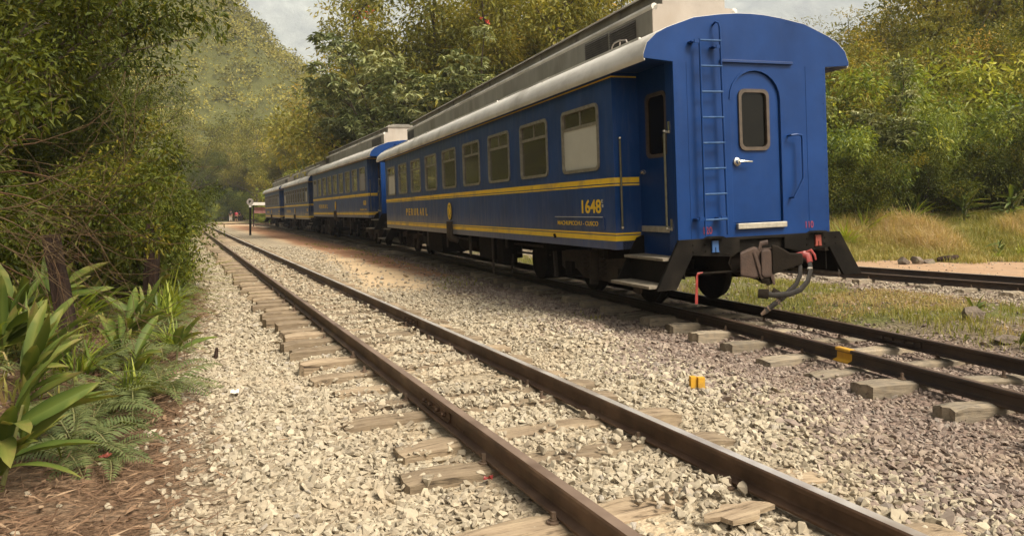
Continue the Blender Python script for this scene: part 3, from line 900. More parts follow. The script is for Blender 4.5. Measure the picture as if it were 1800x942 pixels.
def coach(E, A, z0, cant, Lb, nwin, dz, label, body_m, detail, blinds, blind_m, number=True, ww=None):
    root = empty('passenger_coach', (E[0], E[1], z0), 0, label, 'railway coach', 'blue passenger coaches coupled in one train')
    root.rotation_euler = (Matrix.Rotation(A, 3, 'Z') @ Matrix.Rotation(cant, 3, 'Y')).to_euler()
    S0, S1 = 1.03, 1.03 + Lb
    TOT = Lb + 2.06
    up = lambda p: (p[0], p[1], p[2] + dz)
    B = lambda mb, name, m, par=root, tf=up, **k: mb.build(name, m, par, tf, **k)
    pitch = (Lb - 0.31) / nwin
    ww = pitch * 0.656 if ww is None else ww
    wins = [S0 + 0.41 + pitch * k for k in range(nwin)]
    W0, W1, WT = 1.885, 2.745, 2.50
    # ---- side walls with real openings
    for sd in (-1, 1):
        holes = [rrect(a, a + ww, W0, W1, 0.05, 2) for a in wins]
        g = MB(); x0, x1 = sd * HB, sd * (HB - 0.05)
        g.prismh([(S0, 0.815), (S1, 0.815), (S1, 3.09), (S0, 3.09)], holes, 'x', min(x0, x1), max(x0, x1))
        B(g, 'side_wall', body_m)
        # stripes: top line, waist pair, lower pair, wrapping onto the bulkhead
        for a, c in ((3.030, 3.047), (1.675, 1.745), (1.638, 1.661), (0.925, 0.993), (1.008, 1.030)):
            g = MB(); e = 0.004
            y0, y1 = S0 - e, S1 + e
            g.prism([(sd * (HB + e), y0), (sd * (HB + e), y1), (sd * 1.02, y1), (sd * 1.02, y1 - e), (sd * (HB - 0.002), y1 - e), (sd * (HB - 0.002), y0 + e), (sd * 1.02, y0 + e), (sd * 1.02, y0)], 'z', a, c)
            B(g, 'stripe', M['gold'])
    # ---- bulkheads, floor, ceiling, lining
    for a, c in ((S0, S0 + 0.05), (S1 - 0.05, S1)):
        g = MB()
        g.box(-HB + 0.05, -0.38, a, c, 0.815, 3.09); g.box(0.38, HB - 0.05, a, c, 0.815, 3.09)
        g.box(-0.38, 0.38, a, c, 2.95, 3.09)
        B(g, 'bulkhead', body_m)
    g = MB(); g.box(-HB + 0.055, HB - 0.055, S0 + 0.06, S1 - 0.06, 1.0, 1.06); g.box(-0.98, 0.98, 0.07, TOT - 0.07, 0.985, 1.045)
    B(g, 'floor', M['insidedark'])
    g = MB(); g.box(-HB + 0.055, HB - 0.055, S0 + 0.06, S1 - 0.06, 2.86, 2.9)
    B(g, 'ceiling', M['inside'])
    g = MB()
    for a in wins[:-1]:
        for sd in (-1, 1):
            g = g
            m = a + ww + (pitch - ww) / 2
            g.box(sd * 0.45, sd * (HB - 0.09), m - 0.07, m + 0.05, 1.5, 2.22)
            g.box(sd * 0.45, sd * (HB - 0.09), m + 0.05, m + 0.5, 1.42, 1.52)
    B(g, 'seat_row', M['seat'])
    # ---- windows
    g = MB(); g.ring(rrect(-0.022, ww + 0.022, W0 - 0.024, W1 + 0.024, 0.095), rrect(0.018, ww - 0.018, W0 + 0.02, W1 - 0.02, 0.07), 'x', -0.022, 0.03)
    fr_me = g.mesh('window', M['frame'], up)
    g = MB(); g.box(0.0, 0.022, 0.02, ww - 0.02, WT - 0.022, WT + 0.022); g.box(0.002, 0.02, ww / 2 - 0.011, ww / 2 + 0.011, WT + 0.022, W1 - 0.02)
    tr_me = g.mesh('transom', M['frame'], up)
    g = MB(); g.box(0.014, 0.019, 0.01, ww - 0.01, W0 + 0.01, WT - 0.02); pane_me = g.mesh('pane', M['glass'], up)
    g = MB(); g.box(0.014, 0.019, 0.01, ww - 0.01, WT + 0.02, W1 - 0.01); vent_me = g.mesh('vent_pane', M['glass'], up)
    g = MB(); g.box(0.008, 0.012, 0.012, ww - 0.012, W0 + 0.012, WT - 0.02); bl_me = g.mesh('blind', blind_m, up)
    for sd in (-1, 1):
        for k, a in enumerate(wins):
            o = link('window', fr_me, root, (sd * HB, a, 0))
            if sd == 1: o.scale = (-1, 1, 1)
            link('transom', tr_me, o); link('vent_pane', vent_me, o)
            if k in blinds and sd == -1:
                q = link('blind', bl_me, o); setp(q, 'pale blind filling the lower pane')
            else:
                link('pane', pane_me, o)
    # ---- roof
    inner = [(a * 0.985, b_ - 0.03) for a, b_ in ROOF]
    n = len(ROOF)
    g = MB(); V = []
    for y in (0.006, TOT - 0.006):
        V += [(a, y, b_) for a, b_ in ROOF] + [(a, y, b_) for a, b_ in inner]
    F = []
    for i in range(n - 1):
        F += [(i, i + 1, 2 * n + i + 1, 2 * n + i), (n + i, 3 * n + i, 3 * n + i + 1, n + i + 1), (i, n + i, n + i + 1, i + 1), (2 * n + i, 2 * n + i + 1, 3 * n + i + 1, 3 * n + i)]
    for i in (0, n - 1):
        F.append((i, 2 * n + i, 3 * n + i, n + i))
    g.add(V, F)
    B(g, 'roof', M['roof'], smooth=True)
    g = MB()
    for sd in (-1, 1):
        x0, x1 = sorted((sd * (HB - 0.02), sd * 1.47))
        g.box(x0, x1, 0.07, TOT - 0.07, 3.082, 3.10)
    g.box(-1.36, 1.36, 0.07, S0 + 0.02, 3.10, 3.13); g.box(-1.36, 1.36, S1 - 0.02, TOT - 0.07, 3.10, 3.13)
    B(g, 'soffit', M['blue_dark'])
    # rain gutter along the roof, in broken lengths, and patched seams
    rl_ = random.Random(int(Lb * 100))
    for sd in (-1, 1):
        g = MB(); y = 0.5
        while y < TOT - 1.2:
            ln = rl_.uniform(1.2, 3.0); y1 = min(TOT - 0.4, y + ln); o_ = rl_.choice((0, 0.06))
            ta, wa = (1.25 - o_, 3.41 + o_ * 0.5)
            g.bar((sd * ta, y, wa), (sd * ta, y1, wa), 0.03, 0.035)
            g.bar((sd * ta, y1, wa), (sd * (ta + 0.07), y1 + 0.14, wa - 0.04), 0.03, 0.03)
            y = y1 + rl_.uniform(0.12, 0.5)
        B(g, 'gutter', M['roof'])
    # ---- raised clerestory box
    c0, c1 = 1.15, TOT - 1.4
    def arcp(t, top, bot, r):
        P = [(-t, bot)]
        for k in range(6):
            a = R(180 - 90 * k / 5); P.append((-t + r + r * math.cos(a), top - r + r * math.sin(a)))
        for k in range(6):
            a = R(90 - 90 * k / 5); P.append((t - r + r * math.cos(a), top - r + r * math.sin(a)))
        return P + [(t, bot)]
    g = MB(); g.prism(arcp(0.67, 4.05, 3.5, 0.11), 'y', c0 + 0.012, c1)
    cl = B(g, 'clerestory', M['clere'], smooth=True)
    g = MB(); g.prism(arcp(0.668, 4.048, 3.5, 0.11), 'y', c0, c0 + 0.02); g.prism(arcp(0.495, 4.33, 3.9, 0.03), 'y', c0 + 0.025, c0 + 0.055)
    B(g, 'clerestory_front', M['clere_end'], cl)
    g = MB(); g.box(-0.49, 0.49, c0 + 0.05, c1 - 0.05, 4.0, 4.25)
    B(g, 'upper_deck', M['clere'], cl)
    g = MB(); g.prism([(-0.53, 4.25), (0.53, 4.25), (0.53, 4.275), (0.30, 4.36), (-0.30, 4.36), (-0.53, 4.275)], 'y', c0 - 0.02, c1)
    B(g, 'upper_cover', M['clere_top'], cl)
    g = MB()
    for sd in (-1, 1):
        g.bar((sd * 0.545, c0 - 0.03, 4.255), (sd * 0.545, c1, 4.255), 0.02, 0.02)
        g.tube([(sd * 0.635, c0, 4.012), (sd * 0.635, c1, 4.012)], 0.048, 8)
    B(g, 'edge_trim', M['roof'], cl, smooth=True)
    g = MB()
    y = c0 + 1.2
    while y < c1 - 0.6:
        for sd in (-1, 1): g.box(sd * 0.49 - 0.015, sd * 0.49 + 0.015, y, y + 0.04, 4.05, 4.245)
        y += 1.55
    B(g, 'bracket', M['clere_top'], cl)
    for (a, c) in ((c0 + 0.44, c0 + 1.22), (c0 + 1.27, c0 + 2.06), (c1 - 1.0, c1 - 0.55), (c1 - 0.5, c1 - 0.06)):
        for sd in (-1, 1):
            g = MB()
            x = sd * 0.672
            g.box(min(x, x - sd * 0.01), max(x, x - sd * 0.01), a, c, 3.56, 3.94)
            for q in range(11):
                w = 3.575 + q * 0.034
                g.add([(x, a, w), (x, c, w), (x + sd * 0.016, c, w - 0.014), (x + sd * 0.016, a, w - 0.014), (x, a, w + 0.012), (x, c, w + 0.012)],
                      [(0, 1, 2, 3), (3, 2, 5, 4), (0, 3, 4), (1, 5, 2)])
            B(g, 'louvre', M['louvre'], cl)
    if detail:
        g = MB(); g.tube([(-1.05, 1.15, 3.48), (-1.04, 1.22, 3.56), (-0.98, 1.5, 3.62), (-0.92, 1.78, 3.64), (-0.92, 1.84, 3.60), (-0.92, 1.85, 3.53)], 0.012, 6)
        g.tube([(-0.98, 1.5, 3.62), (-0.98, 1.5, 3.50)], 0.01, 6)
        B(g, 'roof_handrail', M['clere_end'], smooth=True)
    # ---- vestibule ends
    for e in (0, 1):
        near_end = (e == 0)
        fl = (lambda p, f=e: up((p[0], TOT - p[1], p[2])) if f else up(p))
        BB = lambda mb, name, m, par=root, **k: mb.build(name, m, par, fl, **k)
        dh = 0.36; dx = 0.03
        arch = [(-dh + dx, 1.125), (dh + dx, 1.125), (dh + dx, 2.62)]
        for k in range(1, 12):
            a = R(180 * k / 12); arch.append((dx + dh * math.cos(a), 2.62 + 0.345 * math.sin(a)))
        arch.append((-dh + dx, 2.62))
        rp = [(a * 0.9975, b_ - 0.004) for a, b_ in ROOF]
        outer = [(-1.115, 0.95), (1.115, 0.95), (1.115, 3.04)] + rp + [(-1.115, 3.04)]
        g = MB(); g.prismh(outer, [arch], 'y', 0.0, 0.05)
        ew = BB(g, 'end_wall', M['blue_end'], bevel=0.012)
        g = MB()
        for sd in (-1, 1):
            g.box(min(sd * 1.112, sd * 1.0), max(sd * 1.112, sd * 1.0), 0.05, 0.19, 0.82, 3.09)
        BB(g, 'corner_post', M['blue_end'], bevel=0.01)
        # door in the end
        wn_ = rrect(-0.205, 0.225, 2.01, 2.735, 0.075, 4)
        d2 = [(-dh + dx + 0.006, 1.13), (dh + dx - 0.006, 1.13), (dh + dx - 0.006, 2.62)]
        for k in range(1, 12):
            a = R(180 * k / 12); d2.append((dx + (dh - 0.006) * math.cos(a), 2.62 + 0.339 * math.sin(a)))
        d2.append((-dh + dx + 0.006, 2.62))
        g = MB(); g.prismh(d2, [rrect(-0.19, 0.21, 2.025, 2.72, 0.07, 4)], 'y', 0.018, 0.055)
        dr = BB(g, 'end_door', M['blue_end'], bevel=0.004)
        g = MB(); g.ring(rrect(-0.212, 0.232, 2.0, 2.745, 0.085, 5), rrect(-0.172, 0.192, 2.043, 2.702, 0.062, 5), 'y', -0.004, 0.04)
        BB(g, 'window_frame', M['tan'], dr, smooth=True)
        g = MB(); g.box(-0.18, 0.20, 0.030, 0.035, 2.03, 2.71); BB(g, 'pane', M['darkglass'], dr)
        g = MB(); g.lathe((-0.255, 0.018, 1.865), (0, -1, 0), [(0, 0.052), (0.02, 0.050), (0.03, 0.030), (0.055, 0.022), (0.058, 0.0)], 16)
        g.tube([(-0.255, -0.04, 1.865), (-0.20, -0.05, 1.868), (-0.10, -0.05, 1.862), (-0.075, -0.042, 1.862)], [0.016, 0.014, 0.011, 0.012], 8)
        BB(g, 'handle', M['chrome'], dr, smooth=True)
        g = MB(); g.box(-0.30, 0.42, -0.045, 0.01, 1.055, 1.122); BB(g, 'door_sill', M['alu'], bevel=0.006)
        g = MB(); g.box(-0.47, 0.585, -0.035, 0.0, 3.052, 3.085); BB(g, 'rain_strip', M['blue_dark'], bevel=0.004)
        if detail:
            for xx in (-0.93, 0.80):
                g = MB(); g.box(xx - 0.004, xx + 0.004, -0.0035, 0.0, 0.96, 3.04); BB(g, 'panel_seam', M['blue_end'])
            g = MB()
            for q in range(22):
                for xx in (-1.075, 1.075): g.tube([(xx, 0.0, 1.02 + q * 0.092), (xx, -0.004, 1.02 + q * 0.092)], 0.007, 6)
            setp(BB(g, 'rivets', M['blue_end']), kind='stuff')
        # arch lip
        lip = []; lipi = []
        for k in range(13):
            a = R(180 * k / 12); lip.append((dx + (dh + 0.022) * math.cos(a), 2.62 + 0.367 * math.sin(a))); lipi.append((dx + (dh + 0.002) * math.cos(a), 2.62 + 0.347 * math.sin(a)))
        g = MB(); g.prism([(dh + dx + 0.022, 1.15)] + lip + lipi[::-1] + [(dh + dx + 0.002, 1.15)], 'y', -0.012, 0.0); BB(g, 'door_trim', M['blue_end'])
        g = MB(); g.tube([(0.50, 0.0, 2.175), (0.50, -0.07, 2.178), (0.57, -0.085, 2.185), (0.640, -0.085, 2.175), (0.648, -0.085, 2.12), (0.648, -0.085, 1.65), (0.58, -0.08, 1.53), (0.51, -0.07, 1.415), (0.51, 0.0, 1.41)], 0.0135, 8)
        BB(g, 'grab_handle', M['blue_end'], smooth=True)
        # ladder
        g = MB(); yl = -0.085
        g.tube([(-0.55, 0.0, 3.49), (-0.55, yl * 0.7, 3.515), (-0.53, yl, 3.50), (-0.512, yl, 3.44), (-0.500, yl, 2.3), (-0.486, yl, 1.0)], 0.0135, 8)
        g.tube([(-0.795, yl, 3.30), (-0.795, yl, 1.0)], 0.0135, 8)
        for w_, xo in ((3.27, -0.87), (3.22, -0.57), (1.20, -0.87), (1.205, -0.57)):
            g.bar((xo, 0.0, w_), (xo, yl, w_), 0.07, 0.012)
            g.bar((xo, yl, w_), (-0.795 if xo < -0.7 else -0.5, yl, w_), 0.014, 0.04)
        ld = BB(g, 'ladder', M['blue_end'], smooth=True)
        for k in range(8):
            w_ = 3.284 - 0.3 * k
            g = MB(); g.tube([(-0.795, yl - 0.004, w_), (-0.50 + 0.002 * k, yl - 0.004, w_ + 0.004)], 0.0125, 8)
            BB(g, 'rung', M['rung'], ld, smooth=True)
        # buffer beam with the outer step plates
        beam = [(-1.135, 0.965), (1.225, 0.965), (1.56, 0.41), (1.27, 0.41), (1.05, 0.775), (0.60, 0.74), (0.36, 0.80), (0.36, 0.93), (-0.30, 0.93), (-0.30, 0.80), (-0.40, 0.73), (-0.96, 0.775), (-1.19, 0.39), (-1.45, 0.39)]
        g = MB(); g.prism(beam, 'y', -0.055, -0.012); BB(g, 'buffer_beam', M['black'], bevel=0.004)
        g = MB()
        g.box(-1.10, 1.10, -0.012, 0.06, 0.78, 0.948)
        for xx in (-0.95, -0.78, 0.70, 0.98, 1.15):
            for zz_ in (0.90, 0.82): g.tube([(xx, -0.05, zz_), (xx, -0.066, zz_)], 0.011, 6)
        BB(g, 'end_sill', M['black'])
        g = MB(); g.box(-0.35, 0.40, 0.06, 0.5, 0.55, 0.93); BB(g, 'draft_gear', M['under'])
        for xx, mm, nm in ((-0.655, 'flagblue', 'blue_lamp_bracket'), (0.865, 'orangered', 'red_lamp_bracket')):
            g = MB(); g.prism([(xx - 0.052, 0.80), (xx + 0.052, 0.80), (xx + 0.044, 0.825), (xx + 0.042, 0.935), (xx - 0.042, 0.935), (xx - 0.044, 0.825)], 'y', -0.075, -0.057)
            bk = BB(g, nm, M[mm])
            g = MB(); g.prism([(xx - 0.12, 0.966), (xx + 0.12, 0.966), (xx + 0.07, 0.988), (xx - 0.07, 0.988)], 'y', -0.13, -0.0); BB(g, 'hood', M['black'], bk)
            g = MB(); g.box(xx - 0.004, xx + 0.004, -0.079, -0.074, 0.80, 0.86); BB(g, 'slot', M['black'], bk)
        if near_end and detail:
            for body_, xx, zz_ in (('120', -0.765, 1.015), ('110', 0.735, 1.025)):
                me = text_mesh(body_, 0.12, 0.085, 0.002, M['redfade'], 0.01)
                o = link('painted_number', me, root)
                o.matrix_local = Matrix.Translation((xx, -0.0025, zz_ + dz)) @ Matrix.Rotation(R(90), 4, 'X')
            # small sheet on the inside of the door glass
            g = MB(); g.box(-0.10, 0.10, 0.045, 0.05, 2.42, 2.53); BB(g, 'notice', M['black'], dr)
        # side entrance: recessed door, handrails, steps
        for sd in (-1, 1):
            def fx(p, f=sd): return fl((p[0] * -f, p[1], p[2]))
            SB = lambda mb, name, m, par=root, **k: mb.build(name, m, par, fx, **k)
            g = MB(); g.prismh([(0.19, 0.72), (1.03, 0.72), (1.03, 3.09), (0.19, 3.09)], [rrect(0.37, 0.82, 1.99, 2.75, 0.08, 4)], 'x', -1.0, -0.96)
            sdoor = SB(g, 'side_door', M['blue_end'])
            g = MB(); g.ring(rrect(0.345, 0.845, 1.965, 2.775, 0.095, 5), rrect(0.39, 0.80, 2.01, 2.73, 0.07, 5), 'x', -1.012, -0.97); SB(g, 'window_frame', M['tan'], sdoor, smooth=True)
            g = MB(); g.box(-0.985, -0.98, 0.37, 0.82, 2.0, 2.74); SB(g, 'pane', M['darkglass'], sdoor)
            g = MB(); g.lathe((-1.0, 0.93, 1.80), (-1, 0, 0), [(0, 0.035), (0.02, 0.033), (0.05, 0.018)], 12); g.tube([(-1.045, 0.93, 1.80), (-1.05, 0.86, 1.805), (-1.045, 0.84, 1.80)], 0.012, 8); SB(g, 'handle', M['chrome'], sdoor, smooth=True)
            g = MB(); g.box(-1.05, -1.0, 0.24, 0.95, 1.04, 1.115); SB(g, 'door_sill', M['alu'], bevel=0.006)
            for yy in (1.0, 0.165):
                g = MB(); xo = -1.30 if yy > 0.5 else -1.16
                yy2 = yy - 0.005
                g.tube([(xo, yy2, 2.22), (xo, yy2, 1.09)], 0.0145, 8)
                hr = SB(g, 'handrail', M['handrail'], smooth=True)
                g = MB()
                xw = -1.30 if yy > 0.5 else -1.112
                for w_ in (2.24, 1.09):
                    g.tube([(xo, yy2, w_), (xo, yy2, w_ + 0.02)], 0.022, 8)
                    if yy > 0.5: g.bar((xo, yy2, w_), (xo, 1.03, w_), 0.03, 0.03)
                    else:
                        g.bar((xo, yy2, w_), (-1.112, yy2, w_), 0.03, 0.025); g.box(-1.125, -1.112, 0.10, 0.14, w_ - 0.02, w_ + 0.12)
                SB(g, 'mount', M['chrome'], hr)
            g = MB(); g.box(-1.33, -1.03, 0.0, 0.93, 0.725, 0.76); SB(g, 'step_tread', M['tread'], bevel=0.005)
            g = MB(); g.box(-1.53, -1.22, -0.01, 0.93, 0.415, 0.45); SB(g, 'step_tread', M['tread'], bevel=0.005)
            g = MB(); g.prism([(-1.03, 1.0), (-1.13, 0.965), (-1.47, 0.39), (-1.2, 0.39), (-1.03, 0.62)], 'y', 0.93, 0.955); g.box(-1.24, -1.225, 0.0, 0.93, 0.45, 0.725)
            g.box(-1.05, -1.035, 0.0, 0.93, 0.5, 0.72)
            SB(g, 'step_frame', M['black'])
        # coupler and hoses
        cf = lambda p: fl((p[0] + 0.27 * p[1], 0.36 * p[1] - 0.05, p[2] + 0.015))
        CB = lambda mb, name, m, par=root, **k: mb.build(name, m, par, cf, **k)
        g = MB()
        g.box(-0.20, 0.20, -0.50, -0.02, 0.56, 0.80)
        g.prism([(-0.30, 0.50), (-0.10, 0.46), (0.0, 0.48), (0.0, 0.80), (-0.10, 0.84), (-0.30, 0.78)], 'y', -0.62, -0.34)
        cp = CB(g, 'coupler', M['rust'], bevel=0.025)
        g = MB(); g.prism(rrect(-0.005, 0.155, 0.47, 0.80, 0.05, 4), 'y', -0.72, -0.50); CB(g, 'knuckle', M['rust'], cp, bevel=0.02)
        g = MB(); g.prism([(0.155, 0.50), (0.48, 0.575), (0.60, 0.60), (0.60, 0.72), (0.42, 0.735), (0.24, 0.83), (0.155, 0.85)], 'y', -0.75, -0.40); CB(g, 'guard_arm', M['under'], cp, bevel=0.015)
        g = MB(); g.tube([(0.145, -0.70, 0.50), (0.175, -0.71, 0.38)], [0.028, 0.018], 8); g.tube([(-0.02, -0.60, 0.80), (0.0, -0.6, 0.87), (0.1, -0.58, 0.88)], 0.03, 8); g.tube([(-0.1, -0.63, 0.78), (-0.03, -0.65, 0.60), (0.01, -0.66, 0.46)], [0.02, 0.03, 0.025], 8); CB(g, 'lock_pin', M['orangered'] if False else M['rust'], cp, smooth=True)
        if detail and near_end:
            hs = []
            g = MB(); g.tube([(0.46, -0.44, 0.62), (0.53, -0.52, 0.62), (0.565, -0.56, 0.56), (0.56, -0.58, 0.47), (0.50, -0.60, 0.36), (0.40, -0.61, 0.29), (0.28, -0.60, 0.20), (0.13, -0.56, 0.12), (0.04, -0.52, 0.06)], 0.034, 10)
            h1 = CB(g, 'brake_hose', M['rubber'], smooth=True)
            g = MB(); g.tube([(0.10, -0.55, 0.105), (0.085, -0.545, 0.095)], 0.041, 10); g.tube([(0.05, -0.525, 0.07), (-0.02, -0.5, 0.03)], [0.036, 0.02], 10); CB(g, 'hose_clamp', M['spike'], h1, smooth=True)
            g = MB(); g.tube([(0.62, -0.40, 0.66), (0.69, -0.48, 0.64), (0.715, -0.52, 0.58), (0.715, -0.55, 0.50), (0.67, -0.58, 0.38), (0.56, -0.61, 0.29), (0.40, -0.63, 0.25), (0.22, -0.63, 0.25), (0.08, -0.62, 0.27)], 0.036, 10)
            h2 = CB(g, 'brake_hose', M['rubber'], smooth=True)
            g = MB(); g.tube([(0.09, -0.62, 0.27), (-0.06, -0.62, 0.29)], [0.062, 0.055], 10); g.tube([(0.14, -0.6, 0.3), (0.30, -0.6, 0.21)], 0.05, 8); CB(g, 'hose_coupling', M['under'], h2, smooth=True)
            g = MB(); g.tube([(0.715, -0.545, 0.545), (0.714, -0.548, 0.525)], 0.043, 10); CB(g, 'hose_clamp', M['chrome'], h2, smooth=True)
            g = MB(); g.tube([(0.64, -0.42, 0.70), (0.70, -0.48, 0.68), (0.715, -0.51, 0.60)], [0.05, 0.055, 0.045], 10); g.tube([(0.67, -0.47, 0.73), (0.74, -0.53, 0.75), (0.79, -0.55, 0.69), (0.805, -0.55, 0.63)], [0.016, 0.02, 0.018, 0.013], 8)
            g.tube([(0.52, -0.36, 0.68), (0.64, -0.42, 0.70)], 0.045, 8)
            CB(g, 'angle_cock', M['red'], smooth=True)
            g = MB(); g.tube([(-0.885, -0.12, 0.55), (-0.36, -0.30, 0.555), (-0.22, -0.42, 0.50), (0.05, -0.58, 0.42)], 0.014, 8)
            lv = CB(g, 'uncoupling_lever', M['under'], smooth=True)
            g = MB(); g.tube([(-0.82, -0.14, 0.556), (-0.89, -0.12, 0.55), (-0.905, -0.115, 0.52), (-0.925, -0.11, 0.20)], [0.014, 0.016, 0.016, 0.022], 8); CB(g, 'lever_grip', M['red'], lv, smooth=True)
            g = MB()
            for k in range(9):
                t = k / 8.0; c = Vector((0.02 + 0.25 * t, -0.62, 0.42 - 0.30 * t))
                g.tube([c + Vector((0.018, (0.012 if k % 2 else 0), 0.012)), c + Vector((0, 0, 0.02)), c + Vector((-0.018, 0, -0.012)), c + Vector((0.0, (0.012 if k % 2 else 0), -0.02)), c + Vector((0.018, 0, 0.012))], 0.006, 5)
            CB(g, 'chain', M['spike'])
            g = MB(); g.tube([(0.02, -0.6, 0.47), (0.10, -0.62, 0.44), (0.12, -0.62, 0.38)], [0.07, 0.065, 0.04], 8); CB(g, 'knuckle_support', M['under'], cp)
            g = MB(); g.tube([(-0.50, -0.07, 0.76), (-0.42, -0.13, 0.74), (-0.46, -0.16, 0.65), (-0.42, -0.2, 0.58)], 0.01, 6); CB(g, 'cable', M['under'], smooth=True)
    # ---- numbers and lettering on the platform side
    tm = lambda s_, w_: Matrix(((0, 0, -1, -HB - 0.0035), (-1, 0, 0, s_), (0, 1, 0, w_ + dz), (0, 0, 0, 1)))
    def put(body_, s_, w_, wid, hei, m, bold=0.0, nm='lettering'):
        me = text_mesh(body_, wid, hei, 0.003, m, bold)
        o = link(nm, me, root); o.matrix_local = tm(s_, w_)
    if detail:
        put('1648', 2.02, 1.285, 0.60, 0.19, M['gold'], 0.022, 'fleet_number')
        put('E', 1.405, 1.425, 0.045, 0.045, M['white'], 0.01); put('B', 1.395, 1.365, 0.045, 0.04, M['white'], 0.01)
        g = MB(); g.box(-HB - 0.012, -HB, 1.33, 2.93, 1.06, 1.225); g.box(-HB - 0.025, -HB, 1.36, 2.95, 1.222, 1.232)
        B(g, 'name_plate', body_m)
        g = MB(); g.box(-HB - 0.0265, -HB - 0.0, 1.38, 2.95, 1.2325, 1.238); B(g, 'plate_edge', M['white'])
        me = text_mesh('MACHUPICCHU - CUSCO', 1.36, 0.062, 0.003, M['gold'], 0.012)
        o = link('lettering', me, root); mm_ = tm(2.86, 1.115); mm_[0][3] = -HB - 0.0155; o.matrix_local = mm_
        g = MB()
        for yy, zz_ in ((3.0, 0.955), (2.98, 0.93)): g.tube([(-HB - 0.004, yy, zz_), (-HB - 0.03, yy, zz_)], 0.02, 8)
        B(g, 'filler_cap', M['black'])
    # widely spaced company name, oval crest and down pipe
    cS = S0 + Lb * 0.495
    if number:
        x = cS + 5.0
        for ch, wd in zip('PERURAIL', (0.2, 0.2, 0.22, 0.22, 0.22, 0.24, 0.1, 0.18)):
            put(ch, x, 1.225, wd, 0.20, M['gold'], 0.025); x -= 0.355
        g = MB(); g.lathe((-HB, cS + 0.05, 1.335 + 0.0), (-1, 0, 0), [(0, 0.205), (0.018, 0.205), (0.028, 0.19)], 28)
        cr = B(g, 'crest', M['tan'], tf=lambda p: (p[0], (p[1] - cS - 0.05) * 0.8 + cS + 0.05, p[2] + dz), smooth=True)
        g = MB(); g.ring([(cS + 0.05 + 0.155 * math.cos(R(a)), 1.335 + 0.195 * math.sin(R(a))) for a in range(0, 360, 15)], [(cS + 0.05 + 0.125 * math.cos(R(a)), 1.335 + 0.16 * math.sin(R(a))) for a in range(0, 360, 15)], 'x', -HB - 0.034, -HB - 0.024)
        g.lathe((-HB - 0.024, cS + 0.05, 1.335), (-1, 0, 0), [(0, 0.085), (0.012, 0.06), (0.016, 0.0)], 12)
        for a in range(0, 360, 45): g.bar((-HB - 0.028, cS + 0.05 + 0.05 * math.cos(R(a)), 1.335 + 0.06 * math.sin(R(a))), (-HB - 0.028, cS + 0.05 + 0.12 * math.cos(R(a)), 1.335 + 0.15 * math.sin(R(a))), 0.008, 0.02, (1, 0, 0))
        B(g, 'crest_relief', M['gold'], cr)
        g = MB(); g.tube([(-HB - 0.04, cS - 0.02, 1.10), (-HB - 0.04, cS - 0.02, 0.80), (-HB - 0.02, cS - 0.05, 0.72), (-HB + 0.12, cS - 0.12, 0.66)], [0.09, 0.09, 0.085, 0.075], 12)
        B(g, 'drain_pipe', M['bogie'], smooth=True)
        if not detail:
            put('1620', S0 + 0.9, 1.30, 0.5, 0.18, M['gold'], 0.02, 'fleet_number')
            put('MACHUPICCHU - CUSCO', S0 + 1.5, 1.10, 1.15, 0.06, M['gold'], 0.01)
    # ---- running gear: bogies always stand on the rails
    un = lambda p: p
    for bs in (2.55, TOT - 2.55):
        g = MB()
        for sd in (-1, 1):
            pr = [(bs - 1.30, 0.66), (bs - 1.30, 0.40), (bs - 1.05, 0.30), (bs - 0.75, 0.40), (bs - 0.45, 0.27), (bs + 0.45, 0.27), (bs + 0.75, 0.40), (bs + 1.05, 0.30), (bs + 1.30, 0.40), (bs + 1.30, 0.66), (bs + 0.5, 0.70), (bs - 0.5, 0.70)]
            x0, x1 = sorted((sd * 0.80, sd * 0.92)); g.prism(pr, 'x', x0, x1)
        g.box(-0.9, 0.9, bs - 0.2, bs + 0.2, 0.50, 0.74 + dz)
        bg_ = B(g, 'bogie', M['bogie'], tf=un, bevel=0.012)
        for ax in (-0.9, 0.9):
            g = MB()
            g.tube([(-0.94, bs + ax, 0.38), (0.94, bs + ax, 0.38)], 0.06, 10)
            for sd in (-1, 1):
                g.lathe((sd * 0.44, bs + ax, 0.38), (sd, 0, 0), [(0, 0.39), (0.025, 0.405), (0.03, 0.375), (0.12, 0.37), (0.125, 0.33), (0.10, 0.29), (0.10, 0.12), (0.14, 0.1)], 28)
                g.box(min(sd * 0.82, sd * 0.98), max(sd * 0.82, sd * 0.98), bs + ax - 0.12, bs + ax + 0.12, 0.28, 0.50)
            B(g, 'wheelset', M['under'], bg_, tf=un, smooth=True)
        for yy in (-0.28, 0, 0.28):
            for sd in (-1, 1):
                g = MB()
                pts = [(sd * 0.96 + 0.05 * math.cos(q * 0.9), bs + yy + 0.05 * math.sin(q * 0.9), 0.33 + 0.010 * q) for q in range(0, 32)]
                g.tube(pts, 0.013, 5); B(g, 'spring', M['bogie'], bg_, tf=un, smooth=True)
        for yy in (-1.45, -0.05, 1.45):
            for sd in (-1, 1):
                g = MB(); g.bar((sd * 0.98, bs + yy, 0.70 + dz), (sd * 1.0, bs + yy * 0.93, 0.22), 0.05, 0.12); B(g, 'brake_hanger', M['bogie'], bg_, tf=un)
    ms = TOT / 2
    g = MB(); g.box(-0.16, 0.16, 0.4, TOT - 0.4, 0.62, 0.84); g.box(-1.28, 1.28, S0, S1, 0.80, 0.99)
    for q in range(8): g.box(-1.25, 1.25, S0 + 0.5 + q * (Lb - 1) / 7, S0 + 0.62 + q * (Lb - 1) / 7, 0.66, 0.80)
    B(g, 'underframe', M['under'])
    g = MB(); g.tube([(-0.86, ms - 4.15, 0.44), (0.86, ms - 4.15, 0.44)], 0.36, 24); B(g, 'water_tank', M['under'], smooth=True)
